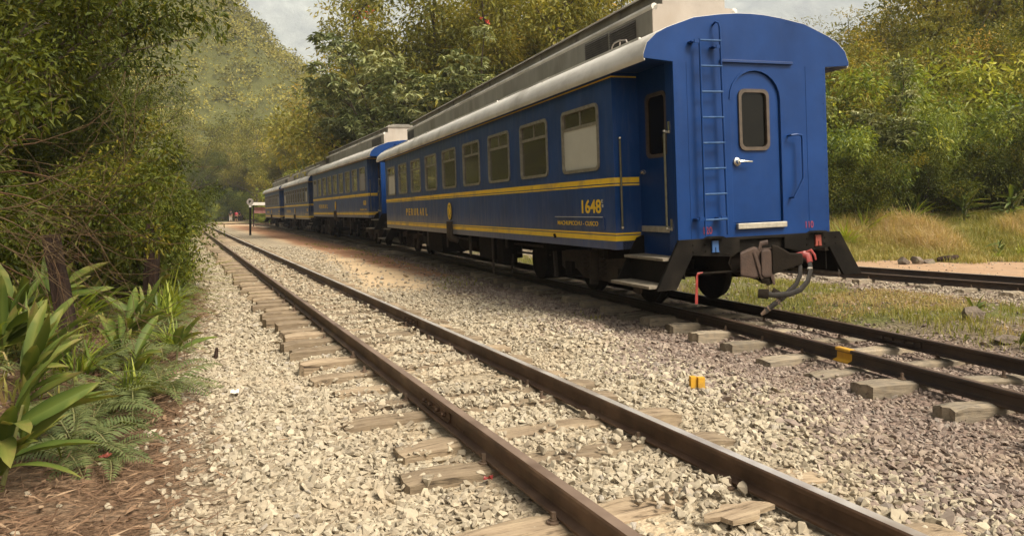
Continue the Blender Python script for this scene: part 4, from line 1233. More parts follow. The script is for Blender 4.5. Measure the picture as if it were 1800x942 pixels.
    g = MB(); g.tube([(-0.75, ms - 0.6, 0.56), (-0.75, ms + 0.9, 0.56)], 0.20, 16); B(g, 'air_reservoir', M['under'], smooth=True)
    for q, (y0, y1, x0, x1, zb) in enumerate(((-2.6, -1.6, -1.20, -0.6, 0.36), (1.5, 2.9, -1.22, -0.55, 0.30), (3.2, 3.9, -1.15, -0.6, 0.42), (-2.0, 1.5, 0.5, 1.2, 0.34), (-3.1, -2.75, -1.2, -0.9, 0.3))):
        g = MB(); g.box(x0, x1, ms + y0, ms + y1, zb, 0.82); B(g, 'equipment_box', M['under'], bevel=0.01)
    for yy, x0, zb, ww_ in ((-1.1, -1.25, 0.34, 0.10), (-2.7, -1.27, 0.10, 0.06), (-3.35, -1.2, 0.62, 0.08), (0.95, -1.22, 0.45, 0.07), (3.0, -1.22, 0.40, 0.06)):
        g = MB(); g.box(x0, x0 + 0.03, ms + yy, ms + yy + ww_, zb, 0.82); B(g, 'hanger', M['bogie'])
    g = MB(); g.tube([(-1.0, ms - 5.0, 0.70), (-1.0, ms + 5.0, 0.66)], 0.025, 8); g.tube([(-0.8, ms - 4.5, 0.52), (-0.8, ms - 2.6, 0.50)], 0.02, 8); g.tube([(-1.1, ms - 2.68, 0.12), (-1.1, ms - 3.3, 0.14), (-1.1, ms - 3.4, 0.5)], 0.02, 8)
    B(g, 'brake_pipe', M['bogie'], smooth=True)
    return root

CANT = R(-2.1)
coach(E1, A1, -0.035, CANT, 16.2, 9, 0.0, 'nearest blue coach with its ladder and door end facing the camera', M['blue'], True, (0, 8), M['blind'])
coach(E2, A2, -0.035, CANT, 13.9, 9, 0.30, 'second blue coach directly behind the nearest one, with dusty lower panels', M['blue_dusty'], False, (0, 8), M['blind_grey'])
coach(E3, A3, -0.035, CANT, 13.0, 10, 0.10, 'third blue coach with its whole lower side caked in pale mud', M['blue_muddy'], False, (0, 9), M['blind'])
coach(E4, A4, -0.035, CANT, 13.2, 10, 0.08, 'farthest and smallest looking blue coach at the left end of the train', M['blue_dusty'], False, (0,), M['blind_grey'])
#PART2
# ------------------------------------------------------------------ ballast stones
def stone_pool(k, npts, seed):
    r = np.random.default_rng(seed); out = []
    for i in range(k):
        p = r.normal(size=(npts, 3)); p /= np.linalg.norm(p, axis=1)[:, None]
        p *= r.uniform(0.75, 1.1, (npts, 1)); p *= np.array([1.0, r.uniform(0.6, 0.95), r.uniform(0.42, 0.75)])
        bm = bmesh.new()
        for q in p: bm.verts.new(q)
        bmesh.ops.convex_hull(bm, input=bm.verts)
        bm.verts.ensure_lookup_table()
        for v in [v for v in bm.verts if not v.link_faces]: bm.verts.remove(v)
        bmesh.ops.triangulate(bm, faces=bm.faces); bm.verts.index_update()
        out.append((np.array([v.co[:] for v in bm.verts]), np.array([[v.index for v in f.verts] for f in bm.faces])))
        bm.free()
    return out

def rand_rot(n, r, flat=0.5):
    a = r.uniform(0, 2 * np.pi, n); tx = r.normal(0, flat, n); ty = r.normal(0, flat, n)
    ca, sa = np.cos(a), np.sin(a); cx, sx = np.cos(tx), np.sin(tx); cy, sy = np.cos(ty), np.sin(ty)
    Z0 = np.zeros(n); O = np.ones(n)
    Rz = np.stack([ca, -sa, Z0, sa, ca, Z0, Z0, Z0, O], 1).reshape(-1, 3, 3)
    Rx = np.stack([O, Z0, Z0, Z0, cx, -sx, Z0, sx, cx], 1).reshape(-1, 3, 3)
    Ry = np.stack([cy, Z0, sy, Z0, O, Z0, -sy, Z0, cy], 1).reshape(-1, 3, 3)
    return Rz @ Rx @ Ry

def scatter(pool, P, S, T, Zn, r, name, mat, flat=0.5):
    n = len(P); which = r.integers(0, len(pool), n)
    V = []; F = []; A = []; B_ = []; o = 0
    for k, (pv, pf) in enumerate(pool):
        m = which == k; c = m.sum()
        if not c: continue
        Rm = rand_rot(c, r, flat)
        v = np.einsum('nij,kj->nki', Rm, pv) * S[m][:, None, None] + P[m][:, None, :]
        f = pf[None] + (np.arange(c) * len(pv))[:, None, None] + o
        V.append(v.reshape(-1, 3)); F.append(f.reshape(-1, 3)); o += c * len(pv)
        A.append(np.repeat(T[m], len(pv))); B_.append(np.repeat(Zn[m], len(pv)))
    me = mesh_np(name, np.concatenate(V), np.concatenate(F), mat, False, tint=np.concatenate(A), zone=np.concatenate(B_))
    return link(name, me)

SP = np.array(SLEEPER_POS)
def on_sleeper(X, Y):
    hit = np.zeros(len(X), bool)
    for sx, sy, c, s_, hl, hw in SP:
        if sy > 30: continue
        m = np.where((np.abs(X - sx) < 1.2) & (np.abs(Y - sy) < 1.2))[0]
        dx = X[m] - sx; dy = Y[m] - sy
        u = dx * c + dy * s_; v = -dx * s_ + dy * c
        hit[m] |= (np.abs(u) < hl * 1.0 + 0.01) & (np.abs(v) < hw + 0.012)
    return hit

pool_hi = stone_pool(26, 12, 1); pool_lo = stone_pool(20, 8, 2)
def ballast(y0, y1, dens, smin, smax, pool, seed):
    r = np.random.default_rng(seed)
    xl = lambda y: np.maximum(-0.445 * y - 1.4, -0.74 * y - 0.3)
    xr = lambda y: 0.73 * y + 0.4
    area_w = xr(y1) - xl(y1)
    n = int(dens * area_w * (y1 - y0))
    Y = r.uniform(y0, y1, n); X = r.uniform(xl(y1), xr(y1), n)
    k = (X > xl(Y)) & (X < xr(Y)); X = X[k]; Y = Y[k]
    z = zones(X, Y)
    w = (1 - z['litter'] * 0.985) * (1 - np.clip(z['sand'], 0, 1) * 0.93) * (1 - z['red'] * 0.88)
    w *= np.where(z['dt'] > 1.2, np.clip((1 - z['grass_m'] * 0.88) * (1 - np.clip(z['strip'] * 1.1, 0, 1) * 0.96) * (1 - z['bankg']), 0, 1), 1)
    w *= 1 - 0.72 * z['fines']
    k = r.uniform(0, 1, len(X)) < w
    X = X[k]; Y = Y[k]; z = {a: b[k] for a, b in z.items()}
    ok = (np.abs(np.abs(z['dn']) - 0.487) > 0.062) & (np.abs(np.abs(z['dt']) - 0.487) > 0.062) & (np.abs(np.abs(z['d3']) - 0.487) > 0.062)
    s_on = on_sleeper(X, Y)
    cover = vnoise(X, Y, 0.55, 8)
    inside = (np.abs(z['dn']) < 0.487) | ((z['dn'] < 0) & (z['dn'] > -1.3) & (Y > 3.6) & (Y < 6.2))
    p_keep = np.where(inside, np.where(cover > 0.40, 0.5, 0.10), np.where(cover > 0.66, 0.35, 0.03))
    p_keep = np.where(z['d3'] > -2, 0.75, p_keep)
    p_keep = np.where(np.abs(z['dt']) < 1.4, 0.10 * (cover > 0.5), p_keep)
    ok &= (~s_on) | (r.uniform(0, 1, len(X)) < p_keep)
    X = X[ok]; Y = Y[ok]; z = {a: b[ok] for a, b in z.items()}; s_on = s_on[ok]
    g = ground(X, Y, z)
    S = smin + (smax - smin) * r.beta(1.6, 3.2, len(X))
    right = sstep(1.0, 2.6, z['dn']) * (1 - sstep(-2.4, -1.4, z['dt']))
    S = S * (1 + 0.5 * right * (Y < 7)) * np.where(r.uniform(0, 1, len(X)) < 0.03, 1.5, 1) * np.where(z['mauve'] > 0.5, 0.85, 1)
    P = np.stack([X, Y, g + S * r.uniform(-0.1, 0.42, len(X)) + np.where(s_on, 0.03, 0)], 1)
    T = np.clip(r.beta(2.2, 2.0, len(X)) * 0.85 + 0.15 * vnoise(X, Y, 0.9, 6) + right * 0.06 - 0.30 * np.exp(-((np.abs(z['dn']) - 0.487) / 0.13) ** 2) - 0.25 * np.exp(-((np.abs(z['dt']) - 0.487) / 0.16) ** 2), 0, 1)
    zn = np.clip(np.where(r.uniform(0, 1, len(X)) < z['mauve'], 1, 0) * r.uniform(0.75, 1, len(X)) + r.uniform(0, 0.14, len(X)), 0, 1)
    zn = np.where(z['d3'] > -2.2, np.where(z['dt'] > 1.3, 0.35, zn), zn)
    o = scatter(pool, P, S, T, zn, r, 'ballast_stones', M['stone'])
    setp(o, 'loose crushed stone ballast lying over and between the tracks', 'gravel', kind='stuff')
    return o
ballast(1.6, 4.2, 1450, 0.015, 0.043, pool_hi, 31)
ballast(4.2, 7.5, 1000, 0.017, 0.045, pool_hi, 32)
ballast(7.5, 13.5, 430, 0.024, 0.056, pool_lo, 33)
ballast(13.5, 30, 105, 0.032, 0.066, pool_lo, 34)

# ------------------------------------------------------------------ leaf-like geometry
def blades(P, D, H, W, bend, T, name, mat, label=None, cat=None, kind='stuff'):
    """grass blades: base pair, mid pair, tip"""
    n = len(P)
    a = rng.uniform(0, 2 * np.pi, n)
    side = np.stack([np.cos(a), np.sin(a), np.zeros(n)], 1) * W[:, None] * 0.5
    up = np.array([0, 0, 1.0])
    mid = P + up * (H * 0.55)[:, None] + D * (bend * H * 0.25)[:, None]
    tip = P + up * (H * (1 - 0.35 * bend))[:, None] + D * (bend * H * 0.85)[:, None]
    V = np.stack([P - side, P + side, mid + side * 0.8, mid - side * 0.8, tip], 1).reshape(-1, 3)
    b_ = (np.arange(n) * 5)[:, None, None]
    F = (np.array([[0, 1, 2], [0, 2, 3], [3, 2, 4]])[None] + b_).reshape(-1, 3)
    o = link(name, mesh_np(name, V, F, mat, False, tint=np.repeat(T, 5)))
    if kind: setp(o, label, cat, kind=kind)
    return o

def rdir(n):
    a = rng.uniform(0, 2 * np.pi, n)
    return np.stack([np.cos(a), np.sin(a), np.zeros(n)], 1)

def sow(n, x0, x1, y0, y1, wfun):
    X = rng.uniform(x0, x1, n); Y = rng.uniform(y0, y1, n)
    z = zones(X, Y)
    k = (rng.uniform(0, 1, n) < wfun(z, X, Y)) & (X < 0.78 * Y + 1.5) & (X > -0.8 * Y - 1.5)
    X = X[k]; Y = Y[k]; z = {a: b_[k] for a, b_ in z.items()}
    return X, Y, ground(X, Y, z), z

# short green grass between the train and the siding
X, Y, G, z = sow(150000, 0, 12, 6.0, 24, lambda z, X, Y: z['grass_m'] * (0.10 + 0.90 * sstep(0.42, 0.62, vnoise(X, Y, 0.55, 9) * 0.6 + vnoise(X, Y, 1.7, 19) * 0.4)))
dry = sstep(0.5, 0.68, vnoise(X, Y, 1.1, 12)) * (X > 3.9)
H = rng.uniform(0.05, 0.17, len(X)) * (1 - 0.25 * dry); T = np.clip(rng.normal(0.30, 0.12, len(X)) + 0.42 * dry, 0, 1)
blades(np.stack([X, Y, G - 0.01], 1), rdir(len(X)), H, rng.uniform(0.006, 0.012, len(X)), rng.uniform(0.2, 1.0, len(X)), T, 'grass', M['grass'], 'short green and straw coloured grass between the train track and the siding', 'grass')
# grassy bank beyond the siding, tall and straw coloured towards the top
X, Y, G, z = sow(190000, 6, 26, 20, 32, lambda z, X, Y: z['bankg'] * (0.3 + 0.7 * (vnoise(X, Y, 0.8, 13) > 0.35)) * (z['d3'] < 22))
hi = sstep(22.6, 26.0, Y + (vnoise(X, Y, 1.5, 14) - 0.5) * 4)
pale = sstep(0.40, 0.62, vnoise(X, Y, 2.4, 15)) * sstep(0.3, 0.55, X / Y - 0.02)
H = rng.uniform(0.12, 0.30, len(X)) + hi * (0.35 + pale) * rng.uniform(0.1, 0.75, len(X))
T = np.clip(rng.normal(0.34, 0.12, len(X)) + 0.45 * pale * np.clip(hi + 0.3, 0, 1), 0, 1)
blades(np.stack([X, Y, G - 0.01], 1), rdir(len(X)), H, rng.uniform(0.012, 0.024, len(X)), rng.uniform(0.15, 1.0, len(X)), T, 'tall_grass', M['grass'], 'tall straw coloured grass on the bank beyond the siding', 'grass')
# weeds at the edge of the train track and by the footpath
X, Y, G, z = sow(90000, -16, 2, 8, 46, lambda z, X, Y: np.clip(z['patch'] + 0.8 * (z['dt'] < -1.2) * (z['dt'] > -2.6) * (vnoise(X, Y, 1.4, 16) > 0.66), 0, 1) * 0.5)
blades(np.stack([X, Y, G - 0.01], 1), rdir(len(X)), rng.uniform(0.04, 0.13, len(X)), rng.uniform(0.010, 0.02, len(X)), rng.uniform(0.2, 1, len(X)), np.clip(rng.normal(0.34, 0.16, len(X)), 0, 1), 'weeds', M['grass'], 'low weeds in the reddish dirt beside the train', 'weeds')
# undergrowth grass on the left verge
X, Y, G, z = sow(330000, -30, -1.3, 2.8, 50, lambda z, X, Y: sstep(0.5, 1.6, z['dl']) * (0.25 + 0.75 * (vnoise(X, Y, 0.7, 17) > 0.42)) * (z['dl'] < 6) * sstep(3.2, 4.6, Y))
near = 1 / (1 + (Y / 12) ** 2)
H = rng.uniform(0.12, 0.45, len(X)) * (0.5 + 0.5 * sstep(0.8, 2.0, z['dl'])); T = np.clip(rng.normal(0.2, 0.16, len(X)) + 0.35 * (rng.uniform(0, 1, len(X)) < 0.12), 0, 1)
blades(np.stack([X, Y, G - 0.01], 1), rdir(len(X)), H, rng.uniform(0.008, 0.022, len(X)) * (1 + Y / 25), rng.uniform(0.3, 1.0, len(X)), T, 'undergrowth', M['grass'], 'rank green grass growing along the left verge', 'undergrowth')

# dry litter: twigs, bark strips and dead leaves
def litter_mesh(n, x0, x1, y0, y1, wfun, Lr, Wr, name, label):
    X, Y, G, z = sow(n, x0, x1, y0, y1, wfun); n = len(X)
    a = rng.uniform(0, np.pi, n); ti = rng.normal(0, 0.28, n)
    d = np.stack([np.cos(a) * np.cos(ti), np.sin(a) * np.cos(ti), np.sin(ti)], 1)
    s_ = np.stack([-np.sin(a), np.cos(a), rng.normal(0, 0.4, n)], 1)
    L = rng.uniform(*Lr, n) * rng.uniform(0.4, 1, n); W = rng.uniform(*Wr, n)
    C = np.stack([X, Y, G + 0.012 + np.abs(np.sin(ti)) * L * 0.45 + rng.uniform(0, 0.02, n)], 1)
    c2 = rng.normal(0, 0.12, n)[:, None] * L[:, None] * s_
    V = np.stack([C - d * L[:, None] / 2 - s_ * W[:, None] / 2, C - s_ * W[:, None] / 2 + c2, C + d * L[:, None] / 2, C + s_ * W[:, None] / 2 + c2 + np.array([0, 0, 0.004])], 1).reshape(-1, 3)
    F = (np.arange(n) * 4)[:, None] + np.array([[0, 1, 2, 3]])
    T = np.clip(rng.normal(0.42, 0.22, n), 0, 1)
    setp(link(name, mesh_np(name, V, F, M['litter'], False, tint=np.repeat(T, 4))), label, 'leaf litter', kind='stuff')
litter_mesh(60000, -7, 0, 1.8, 14, lambda z, X, Y: np.clip(sstep(-0.25, 0.3, z['dl']) * (1 - 0.7 * sstep(2.2, 3.2, z['dl'])) + 0.02 * (z['dl'] > -1.2), 0, 1), (0.05, 0.20), (0.002, 0.007), 'dry_litter', 'reddish dry twigs and needles covering the verge at lower left')
litter_mesh(9000, -7, 0, 1.8, 14, lambda z, X, Y: sstep(0.0, 0.5, z['dl']) * 0.8, (0.03, 0.11), (0.008, 0.026), 'bark_flakes', 'grey brown bark flakes and dead leaves on the verge at lower left')
litter_mesh(14000, 3, 10, 5, 15, lambda z, X, Y: z['grass_m'] * sstep(0.48, 0.62, vnoise(X, Y, 1.1, 12)) * (X > 3.9), (0.06, 0.22), (0.004, 0.012), 'dead_stalks', 'dead reddish stalks lying in the grass beside the siding')

# ------------------------------------------------------------------ big leaves, ferns
def blade_leaf(L, W, droop, fold, seed, n=8):
    """long pointed leaf lying along +x, folded at the midrib and drooping"""
    r = random.Random(seed); V = []; F = []; T = []
    for i in range(n + 1):
        t = i / n
        w = W * (math.sin(math.pi * min(1, t * 0.92 + 0.05)) ** 0.75) * (1 - 0.25 * t) if i < n else 0.001
        x = L * t * (1 - 0.15 * droop * t); z = L * (0.10 * t - droop * t * t)
        rip = 0.03 * W * math.sin(t * 19 + seed)
        V += [(x, -w / 2, z + fold * w / 2 + rip), (x, -w * 0.03, z), (x, w * 0.03, z), (x, w / 2, z + fold * w / 2 - rip)]
        br = 0.55 * max(0, t - 0.72) / 0.28 * r.uniform(0.2, 1.6); e1 = 0.5 * (r.random() < 0.18); e2 = 0.5 * (r.random() < 0.18); T += [0.25 + 0.2 * t + r.uniform(-0.06, 0.06) + br + e1, 0.62 + br * 0.5, 0.62 + br * 0.5, 0.22 + 0.22 * t + br + e2]
    for i in range(n):
        for k in range(3):
            F.append((i * 4 + k, (i + 1) * 4 + k, (i + 1) * 4 + k + 1, i * 4 + k + 1))
    return np.array(V), np.array(F), np.clip(np.array(T), 0, 1)

def rot_to(az, el, roll=0.0):
    return Matrix.Rotation(az, 4, 'Z') @ Matrix.Rotation(-el, 4, 'Y') @ Matrix.Rotation(roll, 4, 'X')

def gz(x, y): return float(ground(np.array([x]), np.array([y]))[0])

leaf_me = []
for k, (L, W, dr, fo) in enumerate([(0.48, 0.105, 0.12, 0.5), (0.44, 0.092, 0.30, 0.35), (0.50, 0.115, 0.22, 0.6), (0.38, 0.07, 0.45, 0.3), (0.48, 0.098, 0.05, 0.7)]):
    V, F, T = blade_leaf(L, W, dr, fo, k)
    leaf_me.append(mesh_np('leaf', V, F, M['lf_broad'], True, tint=T * 0.9))
def stem_mesh(h, r_, seed):
    g = MB(); rr_ = random.Random(seed)
    g.tube([(0, 0, -0.05), (rr_.uniform(-.01, .01), 0.01, h * 0.5), (rr_.uniform(-.02, .02), 0.0, h)], [r_, r_ * 0.8, r_ * 0.4], 6)
    return g.mesh('stem', M['canestem'])
stem_me = stem_mesh(0.5, 0.012, 3)

def broad_plant(x, y, sc, nl, az0, spread, el0, el1, label, seed, stemh=0.35, leaning=0.0, group='broad leaved plants on the left verge', dry=0):
    r = random.Random(seed)
    root = empty('broad_leaf_plant', (x, y, gz(x, y)), 0, label, 'plant', group)
    for st in range(max(1, nl // 5)):
        o = link('stem', stem_me, root); la = az0 + r.uniform(-0.8, 0.8)
        o.rotation_euler = (r.gauss(0, 0.15), 0.25 + leaning, la); o.scale = (sc, sc, sc * stemh / 0.4)
    for k in range(nl):
        o = link('leaf', r.choice(leaf_me), root)
        az = az0 + r.uniform(-spread, spread); el = r.uniform(el0, el1); t = r.uniform(0.15, 1.0)
        hh = sc * stemh * t
        m = Matrix.Translation((math.cos(az) * 0.06 * sc * t, math.sin(az) * 0.06 * sc * t, hh)) @ rot_to(az, el, r.gauss(0, 0.5)) @ Matrix.Scale(sc * r.uniform(0.75, 1.15), 4)
        o.matrix_local = m
    return root

PL = [
 # x, y, scale, leaves, azimuth, spread, el0, el1, label
 (-2.42, 3.50, 0.98, 13, 0.15, 1.2, -0.05, 1.15, 'nearest broad leaved plant, its long glossy leaves reaching in from the lower left edge'),
 (-2.62, 3.95, 0.75, 10, 0.4, 1.5, 0.3, 1.3, 'broad leaved plant directly behind the nearest one at the left edge'),
 (-3.02, 4.55, 0.95, 18, 0.6, 1.5, 0.4, 1.35, 'large clump of upright broad leaves at the left edge, above the nearest plant'),
 (-3.30, 5.05, 0.9, 14, 0.6, 1.6, 0.3, 1.3, 'broad leaved clump rising behind the large one at the left edge'),
 (-3.75, 5.45, 0.95, 14, 0.6, 1.8, 0.4, 1.35, 'broad leaved clump farther back at the left edge'),
 (-2.95, 5.75, 0.72, 6, 0.5, 1.2, 0.3, 1.2, 'small broad leaved plant in the litter right of the leaning front post'),
 (-2.98, 6.55, 0.80, 6, 0.3, 1.5, 0.3, 1.1, 'broad leaved plant with two wide pale leaves close to the gravel edge'),
 (-3.65, 7.0, 0.90, 9, 0.5, 1.6, 0.2, 1.2, 'broad leaved plant with one wide slanting leaf between the two posts'),
 (-3.45, 6.5, 0.75, 9, 0.2, 3.1, 0.2, 1.2, 'low broad leaved plant just behind the leaning front post'),
 (-4.25, 6.3, 1.0, 18, 0.3, 2.6, 0.3, 1.35, 'dense broad leaved clump left of the leaning front post'),
 (-3.95, 7.9, 0.9, 13, 0.2, 3.1, 0.2, 1.3, 'broad leaved clump right of the gap between the posts'),
 (-4.75, 7.6, 1.05, 15, 0.2, 3.1, 0.2, 1.3, 'broad leaved clump in the gap between the posts'),
 (-5.0, 8.8, 1.1, 14, 0.2, 3.1, 0.2, 1.3, 'broad leaved clump half hidden behind the leaning front post'),
 (-4.45, 9.2, 0.9, 11, 0.2, 3.1, 0.2, 1.3, 'broad leaved clump at the left foot of the rear post'),
 (-5.1, 10.6, 1.2, 14, 0.2, 3.1, 0.2, 1.3, 'broad leaved clump beside the rear post'),
 (-5.95, 12.4, 1.3, 13, 0.1, 3.1, 0.2, 1.2, 'broad leaved clump beyond the rear post under the overhanging trees'),
 (-7.0, 15.0, 1.4, 12, 0.1, 3.1, 0.2, 1.2, 'broad leaved clump a little farther along the verge than the rear post'),
 (-8.3, 17.6, 1.5, 11, 0.0, 3.1, 0.2, 1.2, 'most distant broad leaved clump on the left verge'),
]
for i, (x, y, sc, nl, az, sp_, e0, e1, lb) in enumerate(PL):
    broad_plant(x, y, sc, nl, az, sp_, e0, e1, lb, 40 + i)
# broad dark clumps at the foot of the bushes on the right
PR = [(18.2, 27.0, 1.5, 26, 'dark broad leaved clump at the far right edge above the tall grass'), (16.6, 27.2, 1.6, 28, 'dark broad leaved clump left of the one at the far right edge'),
      (15.2, 27.8, 1.5, 24, 'dark leaved clump behind the middle of the tall grass'), (19.3, 27.8, 1.6, 24, 'dark broad leaved clump cut by the right picture edge'), (17.3, 28.6, 1.9, 26, 'tall dark leaved clump behind the others at the right'),
      (14.7, 22.3, 0.8, 12, 'green plant in the grass at the foot of the bank near the right edge')]
for i, (x, y, sc, nl, lb) in enumerate(PR):
    broad_plant(x, y, sc, nl, 0.0, 3.14, -0.2, 1.0, lb, 90 + i, 0.6, 0.1, 'broad leaved clumps on the right bank')
# young plants in the grass by the rail
for i, (x, y, sc, nl, lb) in enumerate([(4.15, 8.0, 0.34, 5, 'upright green shoot in the grass just right of the coupler'), (4.42, 7.9, 0.28, 4, 'small pale green seedling right of the upright shoot'),
                     (5.75, 9.2, 0.5, 5, 'young plant with one tall leaf against the siding rail'), (5.15, 7.5, 0.36, 7, 'bright green seedling cluster beside the loose rail'),
                     (5.95, 8.0, 0.34, 6, 'green seedling in front of the brown rock by the siding'), (6.0, 7.3, 0.38, 4, 'two leaved seedling near the right edge of the grass'), (4.9, 8.0, 0.26, 4, 'low seedling in the dead stalks left of the loose rail')]):
    broad_plant(x, y, sc, nl, -1.2, 2.2, 0.5, 1.35, lb, 120 + i, 0.25, 0, 'seedlings in the grass by the rails')

def frond_mesh(seed, L=0.62):
    r = random.Random(seed); V = []; F = []; T = []
    n = 22
    def pt(t): return Vector((L * t * (1 - 0.12 * t), 0, L * (0.55 * t - 0.75 * t * t)))
    for i in range(n):
        t = 0.12 + 0.88 * i / n; p = pt(t); d = (pt(min(1, t + 0.03)) - p).normalized()
        w = 0.19 * L * (math.sin(math.pi * (0.18 + 0.80 * t)) ** 0.9) + 0.008
        for sd in (-1, 1):
            tip = p + Vector((0.35 * w, sd * w, -0.18 * w + r.uniform(-0.01, 0.01)))
            wd = 0.019
            k = len(V)
            m = p.lerp(tip, 0.5) + Vector((0, 0, 0.012))
            V += [p - d * wd * 0.4, m - d * wd * 0.5, tip, m + d * wd * 0.5]
            F.append((k, k + 1, k + 2, k + 3)); c = r.uniform(0.2, 0.65); T += [c] * 4
    for i in range(8):
        a = pt(i / 8); b_ = pt((i + 1) / 8); k = len(V)
        V += [a + Vector((0, -0.004, 0)), b_ + Vector((0, -0.003, 0)), b_ + Vector((0, 0.003, 0)), a + Vector((0, 0.004, 0))]; F.append((k, k + 1, k + 2, k + 3)); T += [0.85] * 4
    return mesh_np('frond', [v[:] for v in V], F, M['lf_fern'], False, tint=T)
frond_me = [frond_mesh(k) for k in range(4)]
def fern(x, y, sc, nf, label, seed, z=0.0, az0=0.0, spread=3.14):
    r = random.Random(seed)
    root = empty('fern', (x, y, gz(x, y) + z), 0, label, 'fern', 'ferns on the left verge')
    for k in range(nf):
        o = link('frond', r.choice(frond_me), root)
        az = az0 + spread * (2 * (k + r.uniform(0.2, 0.8)) / nf - 1)
        o.matrix_local = rot_to(az, r.uniform(0.0, 0.5), r.gauss(0, 0.25)) @ Matrix.Scale(sc * r.uniform(0.8, 1.2), 4)
    return root
for i, (x, y, sc, nf, lb) in enumerate([(-2.55, 4.3, 0.85, 11, 'pale feathery fern spilling onto the litter behind the nearest broad leaved plant'), (-2.75, 4.9, 0.8, 10, 'fern beside the large broad leaved clump'),
      (-3.7, 4.9, 0.9, 9, 'fern under the left edge leaves'), (-3.3, 6.2, 0.8, 9, 'fern at the foot of the leaning front post'), (-4.0, 8.0, 1.0, 10, 'fern between the two posts'),
      (-4.55, 9.4, 1.0, 10, 'fern at the foot of the rear post'), (-4.9, 7.2, 1.1, 9, 'fern behind the clump left of the front post'), (-2.2, 3.95, 0.6, 7, 'small fern at the edge of the dry litter'),
      (-5.6, 11.4, 1.2, 9, 'fern near the verge beyond the rear post'), (-6.9, 14.8, 1.3, 9, 'farthest fern on the verge'), (-3.0, 5.2, 0.7, 8, 'fern in the dry litter in front of the leaning post')]):
    fern(x, y, sc, nf, lb, 200 + i)

vr = random.Random(5)
for i, q in enumerate([('pale fern low in front of the leaning post', 5.2, 0.55), ('fern in the middle of the near litter', 4.7, 0.75), ('fern at the gravel edge below the rear post', 8.4, 0.45), ('fern at the gravel edge nearest the leaning post', 6.9, 0.4), ('fern tucked behind the small broad leaved plant', 6.1, 0.9), ('fern at the edge of the litter by the white paper', 5.6, 0.35),
      ('fern filling the gap left of the rear post', 8.9, 1.3), ('fern on the verge just past the rear post', 10.4, 0.5), ('fern close behind the nearest broad leaved plant', 4.05, 0.8), ('fern on the verge under the second tree', 12.2, 0.6), ('fern between the large clump and the leaning post', 5.9, 1.4), ('fern on the verge under the third tree', 16.2, 0.6)]):
    y_ = q[1]; x_ = -0.445 * y_ + 0.17 - q[2]
    fern(x_, y_, 0.62 + 0.05 * y_, 10, q[0], 240 + i)

# strap leaved clumps
def strap_mesh(n, seed, L=0.75, mat='lf_green', w=0.035):
    r = np.random.default_rng(seed); V = []; F = []; T = []
    for i in range(n):
        az = r.uniform(0, 2 * np.pi); el = r.uniform(0.35, 1.45); l = L * r.uniform(0.5, 1.0); dr = r.uniform(0.3, 0.9); k0 = len(V); c = np.clip(r.normal(0.42, 0.2), 0, 1)
        dx, dy = math.cos(az), math.sin(az); ww_ = w * r.uniform(0.5, 1.0)
        bx, by = r.normal(0, 0.05, 2)
        for q in range(6):
            t = q / 5; x = l * t * math.cos(el) * (1 + 0.4 * t); z = l * (t * math.sin(el) - dr * t * t * 0.6)
            hw = ww_ * (1 - t ** 2) * 0.5 + 0.001
            V += [(bx + dx * x - dy * hw, by + dy * x + dx * hw, z), (bx + dx * x + dy * hw, by + dy * x - dx * hw, z + 0.003)]; T += [c, c]
        for q in range(5): F.append((k0 + 2 * q, k0 + 2 * q + 1, k0 + 2 * q + 3, k0 + 2 * q + 2))
    return mesh_np('strap_leaves', V, F, M[mat], True, tint=T)
strap_me = [strap_mesh(70, 5), strap_mesh(60, 6), strap_mesh(90, 7, 0.9)]
def strap(x, y, sc, k, label, group='strap leaved clumps on the left verge'):
    o = link('strap_leaf_clump', strap_me[k % 3], None, (x, y, gz(x, y))); o.scale = (sc, sc, sc); o.rotation_euler = (0, 0, x * 7 + y)
    return setp(o, label, 'plant', group)
for i, (x, y, sc, lb) in enumerate([(-4.15, 8.9, 1.1, 'strap leaved clump right in front of the rear post'), (-4.75, 10.3, 1.25, 'dense strap leaved clump at the gravel edge right of the rear post'), (-5.5, 11.9, 1.3, 'strap leaved clump on the verge behind the rear post'),
      (-3.95, 6.0, 1.1, 'strap leaved clump close behind the leaning front post'), (-3.9, 5.5, 1.0, 'strap leaved clump left of the leaning front post'), (-6.3, 14.0, 1.4, 'strap leaved clump leaning over the distant gravel edge'),
      (-7.6, 17.0, 1.5, 'farther strap leaved clump on the left verge'), (-9.6, 21.5, 1.6, 'farthest strap leaved clump on the left verge'), (-4.6, 7.7, 1.2, 'strap leaved clump among the clumps left of the rear post'), (-3.5, 7.6, 0.7, 'small strap leaved tuft on the gravel edge between the posts'), (-3.05, 6.1, 0.6, 'small strap leaved tuft in the litter by the leaning post'), (-4.3, 9.0, 0.8, 'strap leaved tuft right at the gravel edge before the rear post'),
      (-2.75, 5.35, 0.55, 'grassy tuft in the near litter'), (-5.05, 11.0, 1.0, 'strap leaved tuft at the gravel edge past the rear post'), (-6.9, 15.2, 1.2, 'strap leaved tuft at the gravel edge under the third tree'), (-11.6, 26.0, 1.7, 'distant strap leaved tuft at the gravel edge'), (-3.35, 5.7, 0.8, 'strap leaved tuft in front of the leaning post'), (-14.6, 33.0, 1.8, 'most distant strap leaved tuft at the gravel edge')]):
    strap(x, y, sc, i, lb)
